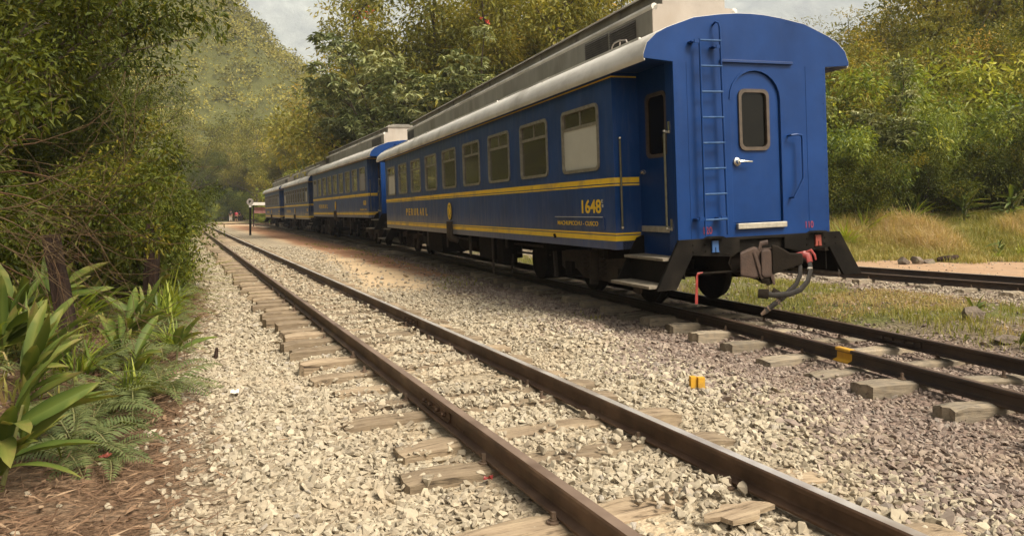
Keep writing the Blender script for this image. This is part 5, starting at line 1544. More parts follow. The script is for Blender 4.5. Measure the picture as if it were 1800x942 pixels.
for i, (x, y, sc, lb) in enumerate([(12.1, 25.4, 1.9, 'drooping strap leaved clump left of the boulder'), (13.6, 27.0, 2.0, 'strap leaved clump behind the boulder'), (10.9, 24.2, 1.5, 'low strap leaved clump beside the coach corner'), (12.9, 26.4, 1.9, 'strap leaved clump between the drooping clump and the boulder'), (11.6, 26.2, 1.9, 'strap leaved clump behind the drooping one'),
                                    (14.7, 27.2, 1.8, 'strap leaved clump with yellowing leaves right of the boulder'), (14.2, 23.6, 0.7, 'small strap leaved clump in the tall grass'), (15.4, 22.4, 0.8, 'green strap leaved tuft at the foot of the bank near the right edge'), (14.3, 21.8, 0.6, 'low green tuft at the edge of the dirt strip')]):
    strap(x, y, sc, i, lb, 'strap leaved clumps on the right bank')

# ------------------------------------------------------------------ trees
def tree_meshes(seed, H, Rc, th, tr, nl, nsub, nleaf, L, W, el=(0.3, 1.0), flat=0.7, clump=0.5, droop=0.3, leaf_mat='lf_olive', bark='bark', multi=False, low=0.45, rosette=False, kinky=0.12, tintsd=0.16):
    r = np.random.default_rng(seed); g = MB(); tips = []
    def path(p, d, l, n, r0, r1, up):
        pts = [Vector(p)]; d = Vector(d).normalized()
        for i in range(n):
            d = (d + Vector(r.normal(0, kinky, 3)) + Vector((0, 0, up))).normalized()
            pts.append(pts[-1] + d * (l / n))
        g.tube(pts, [r0 + (r1 - r0) * i / n for i in range(n + 1)], 6 if r0 > 0.03 else 4)
        return pts
    stems = []
    if multi:
        for k in range(multi):
            a = 2 * math.pi * (k + r.uniform(0, 0.6)) / multi
            stems.append(path((0.15 * math.cos(a), 0.15 * math.sin(a), -0.2), (0.35 * math.cos(a), 0.35 * math.sin(a), 1), th * r.uniform(0.7, 1.2), 5, tr * 0.6, tr * 0.35, 0.02))
    else:
        stems.append(path((0, 0, -0.3), (r.normal(0, 0.08), r.normal(0, 0.08), 1), th + 0.3, 6, tr, tr * 0.62, 0.03))
    for k in range(nl):
        st = stems[k % len(stems)]
        i = r.integers(max(1, int(len(st) * low)), len(st)) if k > len(stems) * 1.2 else len(st) - 1
        p = st[i]; a = 2 * math.pi * k / nl * 2.4 + r.uniform(-0.4, 0.4); e = r.uniform(*el)
        reach = Rc * r.uniform(0.55, 1.0); rise = max(0.5, (H - p.z) * r.uniform(0.35, 0.95))
        l = math.hypot(reach * math.cos(e), min(rise, reach * 1.4 * math.tan(e) if e < 1.3 else rise)) * 1.02
        pts = path(p, (math.cos(a) * math.cos(e), math.sin(a) * math.cos(e), math.sin(e)), l, 6, tr * 0.42, tr * 0.10, 0.05)
        tips.append(pts[-1]); 
        for q in range(nsub):
            j = r.integers(2, len(pts)); a2 = r.uniform(0, 2 * math.pi); e2 = r.uniform(-0.15, 0.9)
            base = pts[j]; dd = (pts[j] - pts[j - 1]).normalized() * 0.7 + Vector((math.cos(a2), math.sin(a2), math.sin(e2)))
            sp = path(base, dd, Rc * r.uniform(0.22, 0.45), 4, tr * 0.13, tr * 0.035, 0.03)
            tips.append(sp[-1]); tips.append(sp[2])
    trunk = g.mesh('trunk', M[bark], None, True)
    C = np.array([t[:] for t in tips])
    C[:, 2] = np.minimum(C[:, 2], H)
    per = max(4, nleaf // len(C)); N = per * len(C)
    ci = np.repeat(np.arange(len(C)), per)
    off = r.normal(size=(N, 3)); off /= np.linalg.norm(off, axis=1)[:, None] + 1e-6
    rad = r.uniform(0, 1, N) ** 0.45
    cs = clump * r.uniform(0.6, 1.35, len(C))
    off = off * (rad * cs[ci])[:, None] * np.array([1, 1, flat])
    P = C[ci] + off
    ctint = np.clip(r.normal(0.42, tintsd, len(C)), 0.05, 0.95)
    if rosette:
        # leaves radiate from small nodes near the clump shell
        nodes = max(1, per // 7); ni = np.repeat(np.arange(len(C) * nodes), 7)[:N]
        NP = C[np.repeat(np.arange(len(C)), nodes)] + (lambda o: o / (np.linalg.norm(o, axis=1)[:, None] + 1e-6))(r.normal(size=(len(C) * nodes, 3)) + np.array([0, 0, 0.5])) * np.repeat(cs, nodes)[:, None] * np.array([1, 1, flat])
        ni = np.concatenate([ni, r.integers(0, len(NP), max(0, N - len(ni)))]); P = NP[ni]; ci = ni // nodes
        d = r.normal(size=(N, 3)); d[:, 2] = r.uniform(-0.9, 0.15, N)
        nt_ = np.clip(r.normal(0, 0.12, len(NP)), -0.3, 0.3)[ni]
    else:
        d = off + r.normal(0, 0.5, (N, 3)) * cs[ci][:, None]; d[:, 2] -= droop * cs[ci]; nt_ = 0
    d /= np.linalg.norm(d, axis=1)[:, None] + 1e-6
    s_ = np.cross(d, r.normal(size=(N, 3)) * 0.6 + np.array([0, 0, 1.0])); s_ /= np.linalg.norm(s_, axis=1)[:, None] + 1e-6
    nn_ = np.cross(s_, d)
    l = L * r.uniform(0.6, 1.25, N)[:, None]; w = W * r.uniform(0.7, 1.2, N)[:, None]
    V = np.stack([P, P + d * l * 0.45 + s_ * w * 0.5 + nn_ * w * 0.12, P + d * l - nn_ * l * 0.12, P + d * l * 0.45 - s_ * w * 0.5 + nn_ * w * 0.12], 1).reshape(-1, 3)
    F = (np.arange(N) * 4)[:, None] + np.array([[0, 1, 2, 3]])
    T = np.clip(ctint[ci] + r.normal(0, 0.13, N) + nt_, 0, 1)
    crown = mesh_np('crown', V, F, M[leaf_mat], False, tint=np.repeat(T, 4))
    return trunk, crown

KIND = {}
def mk(key, *a, **k):
    KIND.setdefault(key, []).append(tree_meshes(*a, **k))
for q in range(3):
    mk('dense_tree', 10 + q, 8.5, 3.7, 3.2, 0.16, 14, 8, 58000, 0.094, 0.037, (0.0, 1.1), 0.75, 0.62, 0.35, 'lf_dark', low=0.35)
for q in range(3):
    mk('olive_tree', 20 + q, 12.0, 5.2, 4.0, 0.26, 14, 7, 30000, 0.25, 0.10, (0.25, 1.3), 0.7, 0.98, 0.3, 'lf_olive', low=0.4)
for q in range(2):
    mk('pale_leaf_tree', 30 + q, 12.0, 5.2, 4.5, 0.24, 11, 5, 15000, 0.40, 0.13, (0.25, 1.1), 0.5, 0.85, 0.3, 'lf_pale', low=0.5, rosette=True)
for q in range(2):
    mk('yellowing_tree', 40 + q, 7.5, 2.9, 2.2, 0.10, 14, 8, 22000, 0.17, 0.062, (0.4, 1.35), 0.9, 0.6, 0.25, 'lf_gold', multi=3, low=0.3)
for q in range(2):
    mk('feathery_tree', 50 + q, 13.5, 6.0, 6.0, 0.22, 10, 8, 15000, 0.22, 0.055, (0.25, 0.9), 0.28, 0.95, 0.15, 'lf_olive', 'bark_pale', low=0.55)
for q in range(2):
    mk('spreading_tree', 55 + q, 11.0, 7.0, 4.6, 0.30, 9, 5, 9000, 0.26, 0.085, (0.15, 0.6), 0.22, 1.05, 0.2, 'lf_olive', low=0.5, kinky=0.17)
for q in range(3):
    mk('green_bush', 60 + q, 4.2, 2.3, 1.3, 0.07, 14, 6, 12000, 0.21, 0.07, (0.15, 1.3), 0.8, 0.5, 0.45, 'lf_green', multi=4, low=0.2, tintsd=0.22)
for q in range(2):
    mk('dark_bush', 70 + q, 3.2, 1.9, 0.8, 0.05, 12, 6, 17000, 0.105, 0.042, (0.05, 1.3), 0.8, 0.42, 0.35, 'lf_dark', multi=4, low=0.2)
for q in range(2):
    mk('thin_tree', 80 + q, 9, 4.2, 4.4, 0.11, 10, 6, 9000, 0.17, 0.06, (-0.1, 0.8), 0.5, 0.65, 0.3, 'lf_dark', low=0.45)

def plant(kind, k, x, y, sc, rz, label, group=None, sz=1.0, cat=None):
    t, c = KIND[kind][k % len(KIND[kind])]
    root = empty(kind, (x, y, gz(x, y) - 0.05), rz, label, cat or ('bush' if 'bush' in kind else 'tree'), group)
    root.scale = (sc, sc, sc * sz)
    link('trunk', t, root); link('crown', c, root)
    return root
def px(p, z): return (p - 900.0) / 1300.0 * z

# left verge: dark trees leaning over the ballast
LEFT = 'dark trees along the left verge'
for i, (x, y, sc, rz, lb) in enumerate([
    (-8.6, 9.0, 0.96, 0.4, 'dense dark tree overhanging the gravel at upper left, nearest of the row'), (-10.0, 12.8, 0.97, 2.0, 'second dense dark tree of the left row, its crown edge against the hillside'),
    (-12.3, 17.4, 0.98, 3.6, 'third dense dark tree of the left row'), (-15.5, 24.0, 1.0, 5.0, 'fourth dense dark tree of the left row'),
    (-20.3, 34.0, 1.05, 1.1, 'fifth dense dark tree of the left row'), (-26.8, 46.5, 1.1, 2.7, 'sixth dense dark tree of the left row, near the far curve'), (-35.0, 62.0, 1.1, 4.0, 'last dense dark tree of the left row beside the far curve'),
    (-8.4, 6.4, 0.95, 5.6, 'dense dark tree at the left edge behind the bare twigs')]):
    plant('dense_tree', i, x, y, sc, rz, lb, LEFT)
for i, (x, y, sc, rz, lb) in enumerate([(-12.0, 11.5, 1.35, 0.2, 'tall dark tree deep in the left wood, behind the bare twigs'), (-15.5, 17.5, 1.35, 1.9, 'tall dark tree deep in the left wood, farther along'), (-20, 26, 1.4, 3.0, 'tall dark tree deep in the left wood, behind the fourth of the row'), (-28, 38, 1.4, 4.4, 'tall dark tree deep in the left wood, near its far end'), (-9.9, 8.2, 1.15, 2.9, 'dark tree in the wood at the left edge')]):
    plant('dense_tree', i + 1, x, y, sc, rz, lb, 'dark trees deep in the left wood')
for i, (x, y, sc, lb) in enumerate([(-5.6, 8.6, 0.72, 'dark bush under the overhanging tree, behind the leaning front post'), (-5.7, 10.9, 0.75, 'dark bush behind the rear post'), (-7.3, 13.2, 0.8, 'dark bush under the second tree of the left row'), (-6.6, 7.4, 0.9, 'dark bush at the left edge behind the broad leaves'),
      (-8.8, 16.5, 0.85, 'dark bush under the third tree of the left row'), (-11.2, 21.5, 0.9, 'dark bush under the fourth tree of the left row'), (-14.9, 29.0, 1.0, 'dark bush farther along the left verge'), (-19.5, 40, 1.0, 'dark bush near the far end of the left verge'), (-8.2, 9.6, 1.1, 'dark bush in the shade of the left wood'),
      (-9.8, 13.5, 1.25, 'dark bush filling the gap between the first left trees'), (-6.2, 5.6, 0.9, 'dark bush low at the left edge behind the ferns'), (-25.5, 54, 1.1, 'dark bush at the left of the far curve'), (-12.4, 17.5, 1.4, 'dark bush behind the third tree of the left row'), (-17, 25, 1.5, 'dark bush behind the fourth tree of the left row')]):
    plant('dark_bush', i, x, y, sc, i * 1.3, lb, 'dark bushes on the left verge')
for i, (x, y, sc, rz, lb) in enumerate([(-8.5, 10.4, 0.80, 0.3, 'thin dark tree with long low branch reaching right, above the leaning post'), (-9.0, 8.6, 0.85, 2.2, 'thin dark tree with slanting limbs behind the bare twigs')]):
    plant('thin_tree', i, x, y, sc, rz, lb, 'thin trees on the left verge')

# bare arching twigs in front of the left wood
def twig_mesh(seed, n, L):
    """dead branches that fork, kink and taper, drooping and turning up again at the tips"""
    r = np.random.default_rng(seed); g = MB()
    def grow(p, d, l, r0, lev):
        m = max(4, int(l / 0.13)); pts = [p]; rad = [r0]; sag = r.uniform(-0.16, -0.04); turn = r.uniform(0.45, 0.8)
        for i in range(m):
            t = i / m
            d = (d + Vector(r.normal(0, 0.10 + 0.05 * lev, 3)) + Vector((0, 0, (sag if t < turn else 0.22)))).normalized()
            pts.append(pts[-1] + d * (l / m)); rad.append(max(0.0016, r0 * (1 - 0.78 * (t + 1 / m))))
            if lev < 3 and t > 0.22 and r.uniform() < (0.42 if lev < 2 else 0.22):
                sd = d.cross(Vector(r.normal(0, 1, 3))).normalized()
                grow(pts[-1], (d * 0.8 + sd * r.uniform(0.4, 0.8)).normalized(), l * (1 - t) * r.uniform(0.45, 0.85) + 0.15, rad[-1] * 0.66, lev + 1)
        g.tube(pts, rad, 5 if lev < 2 else 4)
    for k in range(n):
        a = r.uniform(-0.7, 0.9)
        grow(Vector((r.normal(0, .25), r.normal(0, .25), r.uniform(0.0, 0.9))), Vector((0.85 * math.cos(a), 0.5 * math.sin(a), r.uniform(0.35, 1.3))).normalized(), L * r.uniform(0.6, 1.0), r.uniform(0.008, 0.014), 0)
    return g.mesh('branches', M['twig'], None, True)
tw = [twig_mesh(3, 6, 2.9), twig_mesh(4, 5, 2.6)]
for i, (x, y, sc, rz, lb) in enumerate([(-5.6, 6.3, 1.15, 0.0, 'bare shrub of pale arching twigs at upper left, right of its neighbour'), (-6.6, 7.6, 1.3, 0.15, 'bare shrub of tangled dry twigs behind the front arching one'), (-4.9, 5.3, 0.95, 0.1, 'bare twiggy shrub at the left picture edge')]):
    o = link('bare_shrub', tw[i % 2], None, (x, y, gz(x, y) + 0.15)); o.rotation_euler = (0, 0, rz); o.scale = (sc, sc, sc)
    setp(o, lb, 'shrub', 'bare shrubs at the left')

# trees at the far end of the track
FAR = 'trees closing the far end of the track'
for i, (p, Yd, kd, sc, lb) in enumerate([
    (345, 118, 'olive_tree', 1.35, 'bushy tree at the far end of the track, left of the walkers'), (372, 124, 'dense_tree', 1.9, 'dark leaved tree straight above the far end of the track'), (392, 132, 'feathery_tree', 1.35, 'spreading tree above the two walkers'),
    (420, 136, 'olive_tree', 1.5, 'rounded tree just right of the walkers'), (447, 118, 'feathery_tree', 1.3, 'spreading tree with a dark trunk behind the notice board'), (470, 126, 'feathery_tree', 1.45, 'spreading tree behind the farthest coach'),
    (498, 112, 'olive_tree', 1.35, 'bushy tree above the third coach'), (520, 124, 'olive_tree', 1.5, 'dark tree above the gap between the third and second coach'), (545, 100, 'olive_tree', 1.3, 'bushy tree above the second coach, left end'), (435, 150, 'yellowing_tree', 2.6, 'tall pale tree behind the rounded one right of the walkers'),
    (485, 146, 'olive_tree', 1.75, 'tall pale tree behind the spreading trees'), (365, 150, 'olive_tree', 1.75, 'tall pale tree behind the far left of the curve'), (330, 104, 'dense_tree', 1.3, 'dark tree beside the far curve on the left')]):
    plant(kd, i, px(p, Yd), Yd, sc, i * 1.7, lb, FAR)
for i, (p, Yd, sc, lb) in enumerate([(352, 104, 1.0, 'green bush at the left of the far curve'), (378, 114, 1.1, 'green bush left of the walkers'), (447, 112, 0.75, 'green bush behind the white sign post'), (462, 92, 0.6, 'green bush behind the notice board'), (425, 118, 1.2, 'green bush right of the walkers'), (398, 126, 1.3, 'green bush behind the walkers')]):
    plant('green_bush', i, px(p, Yd), Yd, sc, i * 2.1, lb, 'bushes round the far end of the track')

# trees behind the coaches
MID = 'trees behind the coaches'
for i, (p, Yd, kd, sc, sz, lb) in enumerate([
    (640, 62, 'olive_tree', 0.92, 1.0, 'bushy tree at the left end of the wood behind the coaches'), (668, 50, 'feathery_tree', 0.82, 1.0, 'wide tree with bare slanting limbs left of the pale leaved one'), (672, 66, 'yellowing_tree', 2.2, 1.0, 'tall tree with reddish tips at the left of the wood behind the coaches'),
    (716, 56, 'yellowing_tree', 2.35, 1.0, 'tall yellow green tree behind the wide one'), (728, 40, 'pale_leaf_tree', 0.98, 1.0, 'tree with pale drooping leaf rosettes above the second coach'), (700, 58, 'olive_tree', 1.62, 1.0, 'tall bushy tree behind the pale leaved one'),
    (790, 44, 'olive_tree', 1.42, 1.0, 'tall olive tree above the joint of the first two coaches'), (848, 36, 'pale_leaf_tree', 0.95, 1.0, 'tree with pale leaf rosettes close above the first coach roof'), (905, 46, 'yellowing_tree', 2.3, 1.0, 'yellowing tree above the middle of the first coach'),
    (960, 40, 'olive_tree', 1.3, 1.0, 'olive tree above the right half of the first coach roof'), (1025, 48, 'yellowing_tree', 2.25, 1.0, 'yellowing tree beside the roof box of the first coach'), (1085, 44, 'olive_tree', 1.15, 1.0, 'olive tree behind the roof box of the first coach'), (880, 58, 'olive_tree', 1.75, 1.0, 'tall olive tree at the back of the wood above the first coach'), (690, 55, 'spreading_tree', 1.05, 1.0, 'spreading tree with dark bare slanting limbs above the second coach'), (1010, 36, 'spreading_tree', 0.85, 1.0, 'spreading tree leaning over the roof box of the first coach')]):
    plant(kd, i, px(p, Yd), Yd, sc, i * 2.3, lb, MID, sz)
for i, (p, Yd, kd, sc, lb) in enumerate([(600, 60, 'green_bush', 1.4, 'bush above the second coach roof, left end'), (640, 53, 'yellowing_tree', 0.8, 'low yellowing bush above the middle of the second coach'), (672, 49, 'green_bush', 1.5, 'bush above the right end of the second coach'), (565, 77, 'green_bush', 1.5, 'bush beyond the left end of the second coach'),
      (735, 48, 'dark_bush', 1.9, 'dark bush in the wood above the second coach'), (705, 44, 'dark_bush', 1.6, 'dark bush next to the joint of the first two coaches'), (790, 38, 'green_bush', 1.5, 'bush just above the far end of the first coach roof'), (660, 60, 'dark_bush', 2.4, 'dark bush deep between the trees behind the second coach'), (545, 84, 'green_bush', 1.6, 'bush above the third coach'),
      (760, 58, 'dark_bush', 2.6, 'dark bush at the back of the wood above the first coach'), (850, 52, 'dark_bush', 2.6, 'dark bush in the wood above the first coach'), (620, 72, 'dark_bush', 2.6, 'dark bush at the back of the wood above the second coach')]):
    plant(kd, i, px(p, Yd), Yd, sc, i * 1.9, lb, 'bushes behind the coaches', cat='bush')

# right hand side
for i, (p, Yd, kd, sc, lb) in enumerate([
    (1405, 33, 'yellowing_tree', 1.32, 'yellow green tree rising over the coach roof at its right end'), (1460, 35, 'yellowing_tree', 1.22, 'yellow green tree just right of the roof end'), (1520, 34, 'yellowing_tree', 1.02, 'pale tipped tree right of the coach, below the feathery one'),
    (1600, 48, 'feathery_tree', 1.2, 'feathery pale barked tree at upper right'), (1545, 56, 'feathery_tree', 1.3, 'feathery tree left of the pale barked one'), (1680, 52, 'olive_tree', 1.7, 'dark olive tree at upper right'), (1775, 46, 'dense_tree', 2.0, 'dark dense tree in the upper right corner'), (1700, 36, 'yellowing_tree', 1.15, 'rounded yellowing tree in the middle of the right side'),
    (1610, 33, 'yellowing_tree', 0.85, 'lower yellowing tree left of the rounded one'), (1800, 34, 'olive_tree', 0.78, 'olive tree at the right picture edge'), (1760, 60, 'olive_tree', 1.85, 'tall olive tree behind the dense one in the upper right corner'), (1595, 36, 'spreading_tree', 0.92, 'spreading tree with pale limbs between the yellowing trees at the right')]):
    plant(kd, i + 1, px(p, Yd), Yd, sc, i * 2.9, lb, 'trees on the right bank')
for i, (p, Yd, kd, sc, lb) in enumerate([
    (1478, 25, 'green_bush', 0.85, 'green bush touching the right side of the coach'), (1525, 29, 'green_bush', 1.45, 'green bush right of the coach'), (1575, 28, 'green_bush', 1.05, 'green bush left of the cane clump'), (1655, 31, 'green_bush', 1.6, 'green bush right of the cane clump'), (1722, 28, 'green_bush', 0.95, 'green bush above the dark broad leaved clump'),
    (1785, 29, 'green_bush', 1.35, 'green bush at the right picture edge'), (1492, 27, 'pale_leaf_tree', 0.46, 'bush with pale drooping leaf rosettes right beside the coach'), (1730, 28.5, 'pale_leaf_tree', 0.42, 'pale rosette leaved bush above the straw coloured grass at the right'), (1545, 25, 'dark_bush', 0.95, 'dark bush behind the boulder'), (1495, 24, 'dark_bush', 0.9, 'dark bush low beside the coach'), (1610, 26, 'dark_bush', 1.0, 'dark bush at the foot of the canes'), (1690, 26.5, 'dark_bush', 1.05, 'dark bush above the straw coloured grass'), (1770, 26, 'dark_bush', 1.1, 'dark bush low at the right edge'),
    (1605, 37, 'yellowing_tree', 0.95, 'green bush behind the canes'), (1495, 38, 'green_bush', 2.0, 'green bush behind the first two beside the coach'), (1745, 37, 'green_bush', 1.9, 'green bush behind the one at the right edge'), (1425, 30, 'green_bush', 1.4, 'green bush hidden mostly by the coach end')]):
    plant(kd, i, px(p, Yd + 2.6), Yd + 2.6, sc * 1.08, i * 1.1, lb, 'bushes on the right bank', cat='bush')
# cane clump
def cane_meshes(seed, n=46, H=3.6):
    r = np.random.default_rng(seed); g = MB(); tp = []
    for k in range(n):
        a = r.uniform(0, 2 * math.pi); rr_ = r.uniform(0, 0.9); p = Vector((rr_ * math.cos(a), rr_ * math.sin(a), -0.1)); d = Vector((0.16 * rr_ * math.cos(a), 0.16 * rr_ * math.sin(a), 1)); pts = [p]; h = H * r.uniform(0.7, 1.15)
        for i in range(7):
            d = (d + Vector((0.03 * math.cos(a) * i * 0.4, 0.03 * math.sin(a) * i * 0.4, 0)) + Vector(r.normal(0, 0.03, 3))).normalized(); pts.append(pts[-1] + d * h / 7)
        g.tube(pts, [0.016 - 0.0014 * i for i in range(8)], 5); tp += [q[:] for q in pts[4:]]
    C = np.array(tp); N = 9000; ci = r.integers(0, len(C), N)
    P = C[ci] + r.normal(0, 0.22, (N, 3)); d = r.normal(size=(N, 3)); d[:, 2] -= 0.8; d /= np.linalg.norm(d, axis=1)[:, None]
    s_ = np.cross(d, r.normal(size=(N, 3))); s_ /= np.linalg.norm(s_, axis=1)[:, None]; L = r.uniform(0.12, 0.26, N)[:, None]; W = r.uniform(0.02, 0.035, N)[:, None]
    V = np.stack([P, P + d * L * 0.4 + s_ * W / 2, P + d * L, P + d * L * 0.4 - s_ * W / 2], 1).reshape(-1, 3)
    F = (np.arange(N) * 4)[:, None] + np.array([[0, 1, 2, 3]])
    return g.mesh('canes', M['canestem'], None, True), mesh_np('foliage', V, F, M['lf_green'], False, tint=np.repeat(np.clip(r.normal(0.45, 0.2, N), 0, 1), 4))
ct, cf = cane_meshes(5)
for i, (p, Yd, sc, lb) in enumerate([(1612, 29.0, 1.1, 'clump of slender upright canes in the middle of the right bank'), (1640, 30.5, 1.2, 'clump of canes behind the middle one'), (1575, 30, 1.1, 'clump of canes left of the middle one')]):
    root = empty('cane_clump', (px(p, Yd), Yd, gz(px(p, Yd), Yd)), i * 1.4, lb, 'canes', 'cane clumps on the right bank'); root.scale = (sc, sc, sc)
    link('canes', ct, root); link('foliage', cf, root)

# red blossoms on the tall trees
def blossom(x, y, z, label, seed, n=14, rad=0.35):
    r = np.random.default_rng(seed); g = MB()
    for k in range(n):
        c = Vector((r.normal(0, rad), r.normal(0, rad), r.normal(0, rad * 0.7)))
        for q in range(4):
            a = r.uniform(0, 6.28); g.add([c, c + Vector((0.10 * math.cos(a), 0.10 * math.sin(a), 0.05)), c + Vector((0.12 * math.cos(a + 0.5), 0.12 * math.sin(a + 0.5), 0.12)), c + Vector((0.05 * math.cos(a + 1), 0.05 * math.sin(a + 1), 0.10))], [(0, 1, 2, 3)])
    o = g.build('red_blossom', M['redflower']); o.location = (x, y, z); setp(o, label, 'flowers', 'red blossoms in the tree tops')
for i, (p, q, Yd, lb) in enumerate([(632, 27, 51, 'orange red blossoms at the left tip of the tall tree behind the coaches'), (646, 16, 52, 'orange red blossoms on top of the tall tree behind the coaches'), (855, 41, 35, 'small red blossom in the pale leaved tree above the first coach')]):
    blossom(px(p, Yd), Yd, 1.2 + (375 - q) / 1300 * Yd, lb, i, 12 if i < 2 else 5, 0.35 if i < 2 else 0.15)

# ------------------------------------------------------------------ hillside and mountain
hx = np.linspace(-330, 40, 90); hy = np.linspace(128, 420, 60)
HX, HY = np.meshgrid(hx, hy)
def hill_h(X, Y):
    ridge = np.interp(X, [-330, -200, -110, -84, -73, -57, -46, -36, -18, 0, 40], [150, 112, 78, 63, 53, 42, 30, 18, 8, 3, 0])
    t = sstep(128, 232, Y)
    n = (vnoise(X, Y, 34, 21) - 0.5) * 10 + (vnoise(X, Y, 11, 22) - 0.5) * 4
    return -1.0 + (ridge + n * np.clip(ridge / 40, 0, 1)) * t - np.clip(Y - 245, 0, 400) * 0.25
HZ = hill_h(HX.ravel(), HY.ravel())
iy, ix = HX.shape; idx = np.arange(ix * iy).reshape(iy, ix)
Fq = np.stack([idx[:-1, :-1], idx[:-1, 1:], idx[1:, 1:], idx[1:, :-1]], -1).reshape(-1, 4)
nv_ = HX.size
setp(link('hill', mesh_np('hill', np.stack([HX.ravel(), HY.ravel(), HZ], 1), Fq, M['ground'], True, zone_a=np.zeros((nv_, 3)), zone_b=np.tile([[0, 1.0, 0.2]], (nv_, 1)))), kind='structure')
r = np.random.default_rng(77)
NC = 3400
X = r.uniform(-230, 20, NC); Y = 130 + 118 * r.uniform(0, 1, NC) ** 0.8
k = (X / Y > -0.66) & (X / Y < 0.05) & ~((np.abs(X / Y + 0.382) < 0.012) & (np.abs(Y - 172) < 9)); X = X[k]; Y = Y[k]; NC = len(X)
Z_ = hill_h(X, Y); cr_ = 1.4 + 3.4 * r.beta(1.5, 2.5, NC); Z_ = Z_ + cr_ * 0.6
per = 64; N = NC * per; ci = np.repeat(np.arange(NC), per)
off = r.normal(size=(N, 3)); off /= np.linalg.norm(off, axis=1)[:, None]; off[:, 2] = np.abs(off[:, 2]) * 1.15 - 0.15
P = np.stack([X, Y, Z_], 1)[ci] + off * cr_[ci][:, None] * r.uniform(0.75, 1.05, N)[:, None]
d = off + r.normal(0, 0.7, (N, 3)); d /= np.linalg.norm(d, axis=1)[:, None]; s_ = np.cross(d, r.normal(size=(N, 3))); s_ /= np.linalg.norm(s_, axis=1)[:, None]
L = r.uniform(0.4, 1.0, N)[:, None]; W = L * 0.6
V = np.stack([P, P + d * L * 0.5 + s_ * W / 2, P + d * L, P + d * L * 0.5 - s_ * W / 2], 1).reshape(-1, 3)
F = (np.arange(N) * 4)[:, None] + np.array([[0, 1, 2, 3]])
T = np.clip(r.normal(0.45, 0.28, NC)[ci] + r.normal(0, 0.10, N), 0, 1)
setp(link('hillside_forest', mesh_np('hillside_forest', V, F, M['lf_far'], False, tint=np.repeat(T, 4))), 'hazy yellow green forest covering the hillside beyond the track', 'forest', kind='stuff')

mx = np.linspace(-3000, 3000, 200); my = np.linspace(1900, 3800, 80)
MX, MY = np.meshgrid(mx, my)
mz = sstep(1900, 3000, MY) * (900 + 0.02 * np.abs(MX)) * (0.84 + 0.26 * vnoise(MX, MY, 520, 31)) + ((vnoise(MX, MY, 190, 32) - 0.5) * 110 + (vnoise(MX, MY, 70, 33) - 0.5) * 40) * sstep(1900, 2200, MY) - 4
mz = np.minimum(mz, 980)
iy, ix = MX.shape; idx = np.arange(ix * iy).reshape(iy, ix)
Fq = np.stack([idx[:-1, :-1], idx[:-1, 1:], idx[1:, 1:], idx[1:, :-1]], -1).reshape(-1, 4)
setp(link('mountain', mesh_np('mountain', np.stack([MX.ravel(), MY.ravel(), mz.ravel()], 1), Fq, M['mountain'], True)), kind='structure')

# ------------------------------------------------------------------ small things in the place
def jagged(seed, sx, sy, sz, n=22):
    r = np.random.default_rng(seed); p = r.normal(size=(n, 3)); p /= np.linalg.norm(p, axis=1)[:, None]; p *= r.uniform(0.8, 1.1, (n, 1))
    bm = bmesh.new()
    for q in p: bm.verts.new((q[0] * sx, q[1] * sy, q[2] * sz))
    bmesh.ops.convex_hull(bm, input=bm.verts)
    for v in [v for v in bm.verts if not v.link_faces]: bm.verts.remove(v)
    me = bpy.data.meshes.new('rock'); bm.to_mesh(me); bm.free(); me.materials.append(M['rock'])
    return me
for i, (x, y, s_, lb) in enumerate([(13.75, 25.6, (0.46, 0.33, 0.38), 'pale boulder at the top of the grass bank, in front of the bushes'), (6.05, 8.35, (0.17, 0.14, 0.13), 'brown angular rock in the grass near the right edge'), (5.55, 8.9, (0.16, 0.13, 0.12), 'grey brown rock under the young plant by the siding'),
      (5.2, 7.75, (0.13, 0.10, 0.06), 'pale low rock among the seedlings'), (10.75, 20.3, (0.25, 0.16, 0.14), 'left stone of the small group on the dirt strip'), (11.05, 20.2, (0.18, 0.14, 0.15), 'upright stone in the small group on the dirt strip'), (11.45, 20.3, (0.22, 0.15, 0.09), 'flat pale stone right of the small group on the dirt strip')]):
    o = link('rock', jagged(300 + i, *s_), None, (x, y, gz(x, y) + s_[2] * 0.45)); o.rotation_euler = (0, 0, i * 1.1); setp(o, lb, 'rock', 'rocks beyond the train track')
# a dark weathered log on the dirt strip
g = MB(); g.tube([(-0.3, 0, 0.08), (-0.1, 0.02, 0.1), (0.15, 0.0, 0.12), (0.32, 0.03, 0.16)], [0.05, 0.08, 0.085, 0.05], 9)
o = g.build('log', M['postwood'], smooth=True); o.location = (12.3, 20.9, gz(12.3, 20.9)); setp(o, 'short dark log lying at the edge of the dirt strip', 'log')

# fence posts on the left verge
def post(x, y, h, w, tilt, label, seed):
    r = random.Random(seed); V = []; F = []; n = 9
    for i in range(n + 1):
        t = i / n; k = len(V); sh = 0.0 if i < n else 0.02
        for a, b_ in ((-1, -1), (1, -1), (1, 1), (-1, 1)):
            V.append((a * w / 2 * r.uniform(0.88, 1.06), b_ * w / 2 * r.uniform(0.88, 1.06), -0.3 + (h + 0.3) * t + (r.uniform(-0.02, 0.02) if i == n else 0)))
        if i:
            for q in range(4): F.append((k - 4 + q, k - 4 + (q + 1) % 4, k + (q + 1) % 4, k + q))
    F.append((0, 3, 2, 1)); F.append((len(V) - 4, len(V) - 3, len(V) - 2, len(V) - 1))
    g = MB(); g.add(V, F); o = g.build('wooden_post', M['postwood'], bevel=0.006); o.location = (x, y, gz(x, y)); o.rotation_euler = tilt
    setp(o, label, 'post', 'old fence posts on the left verge')
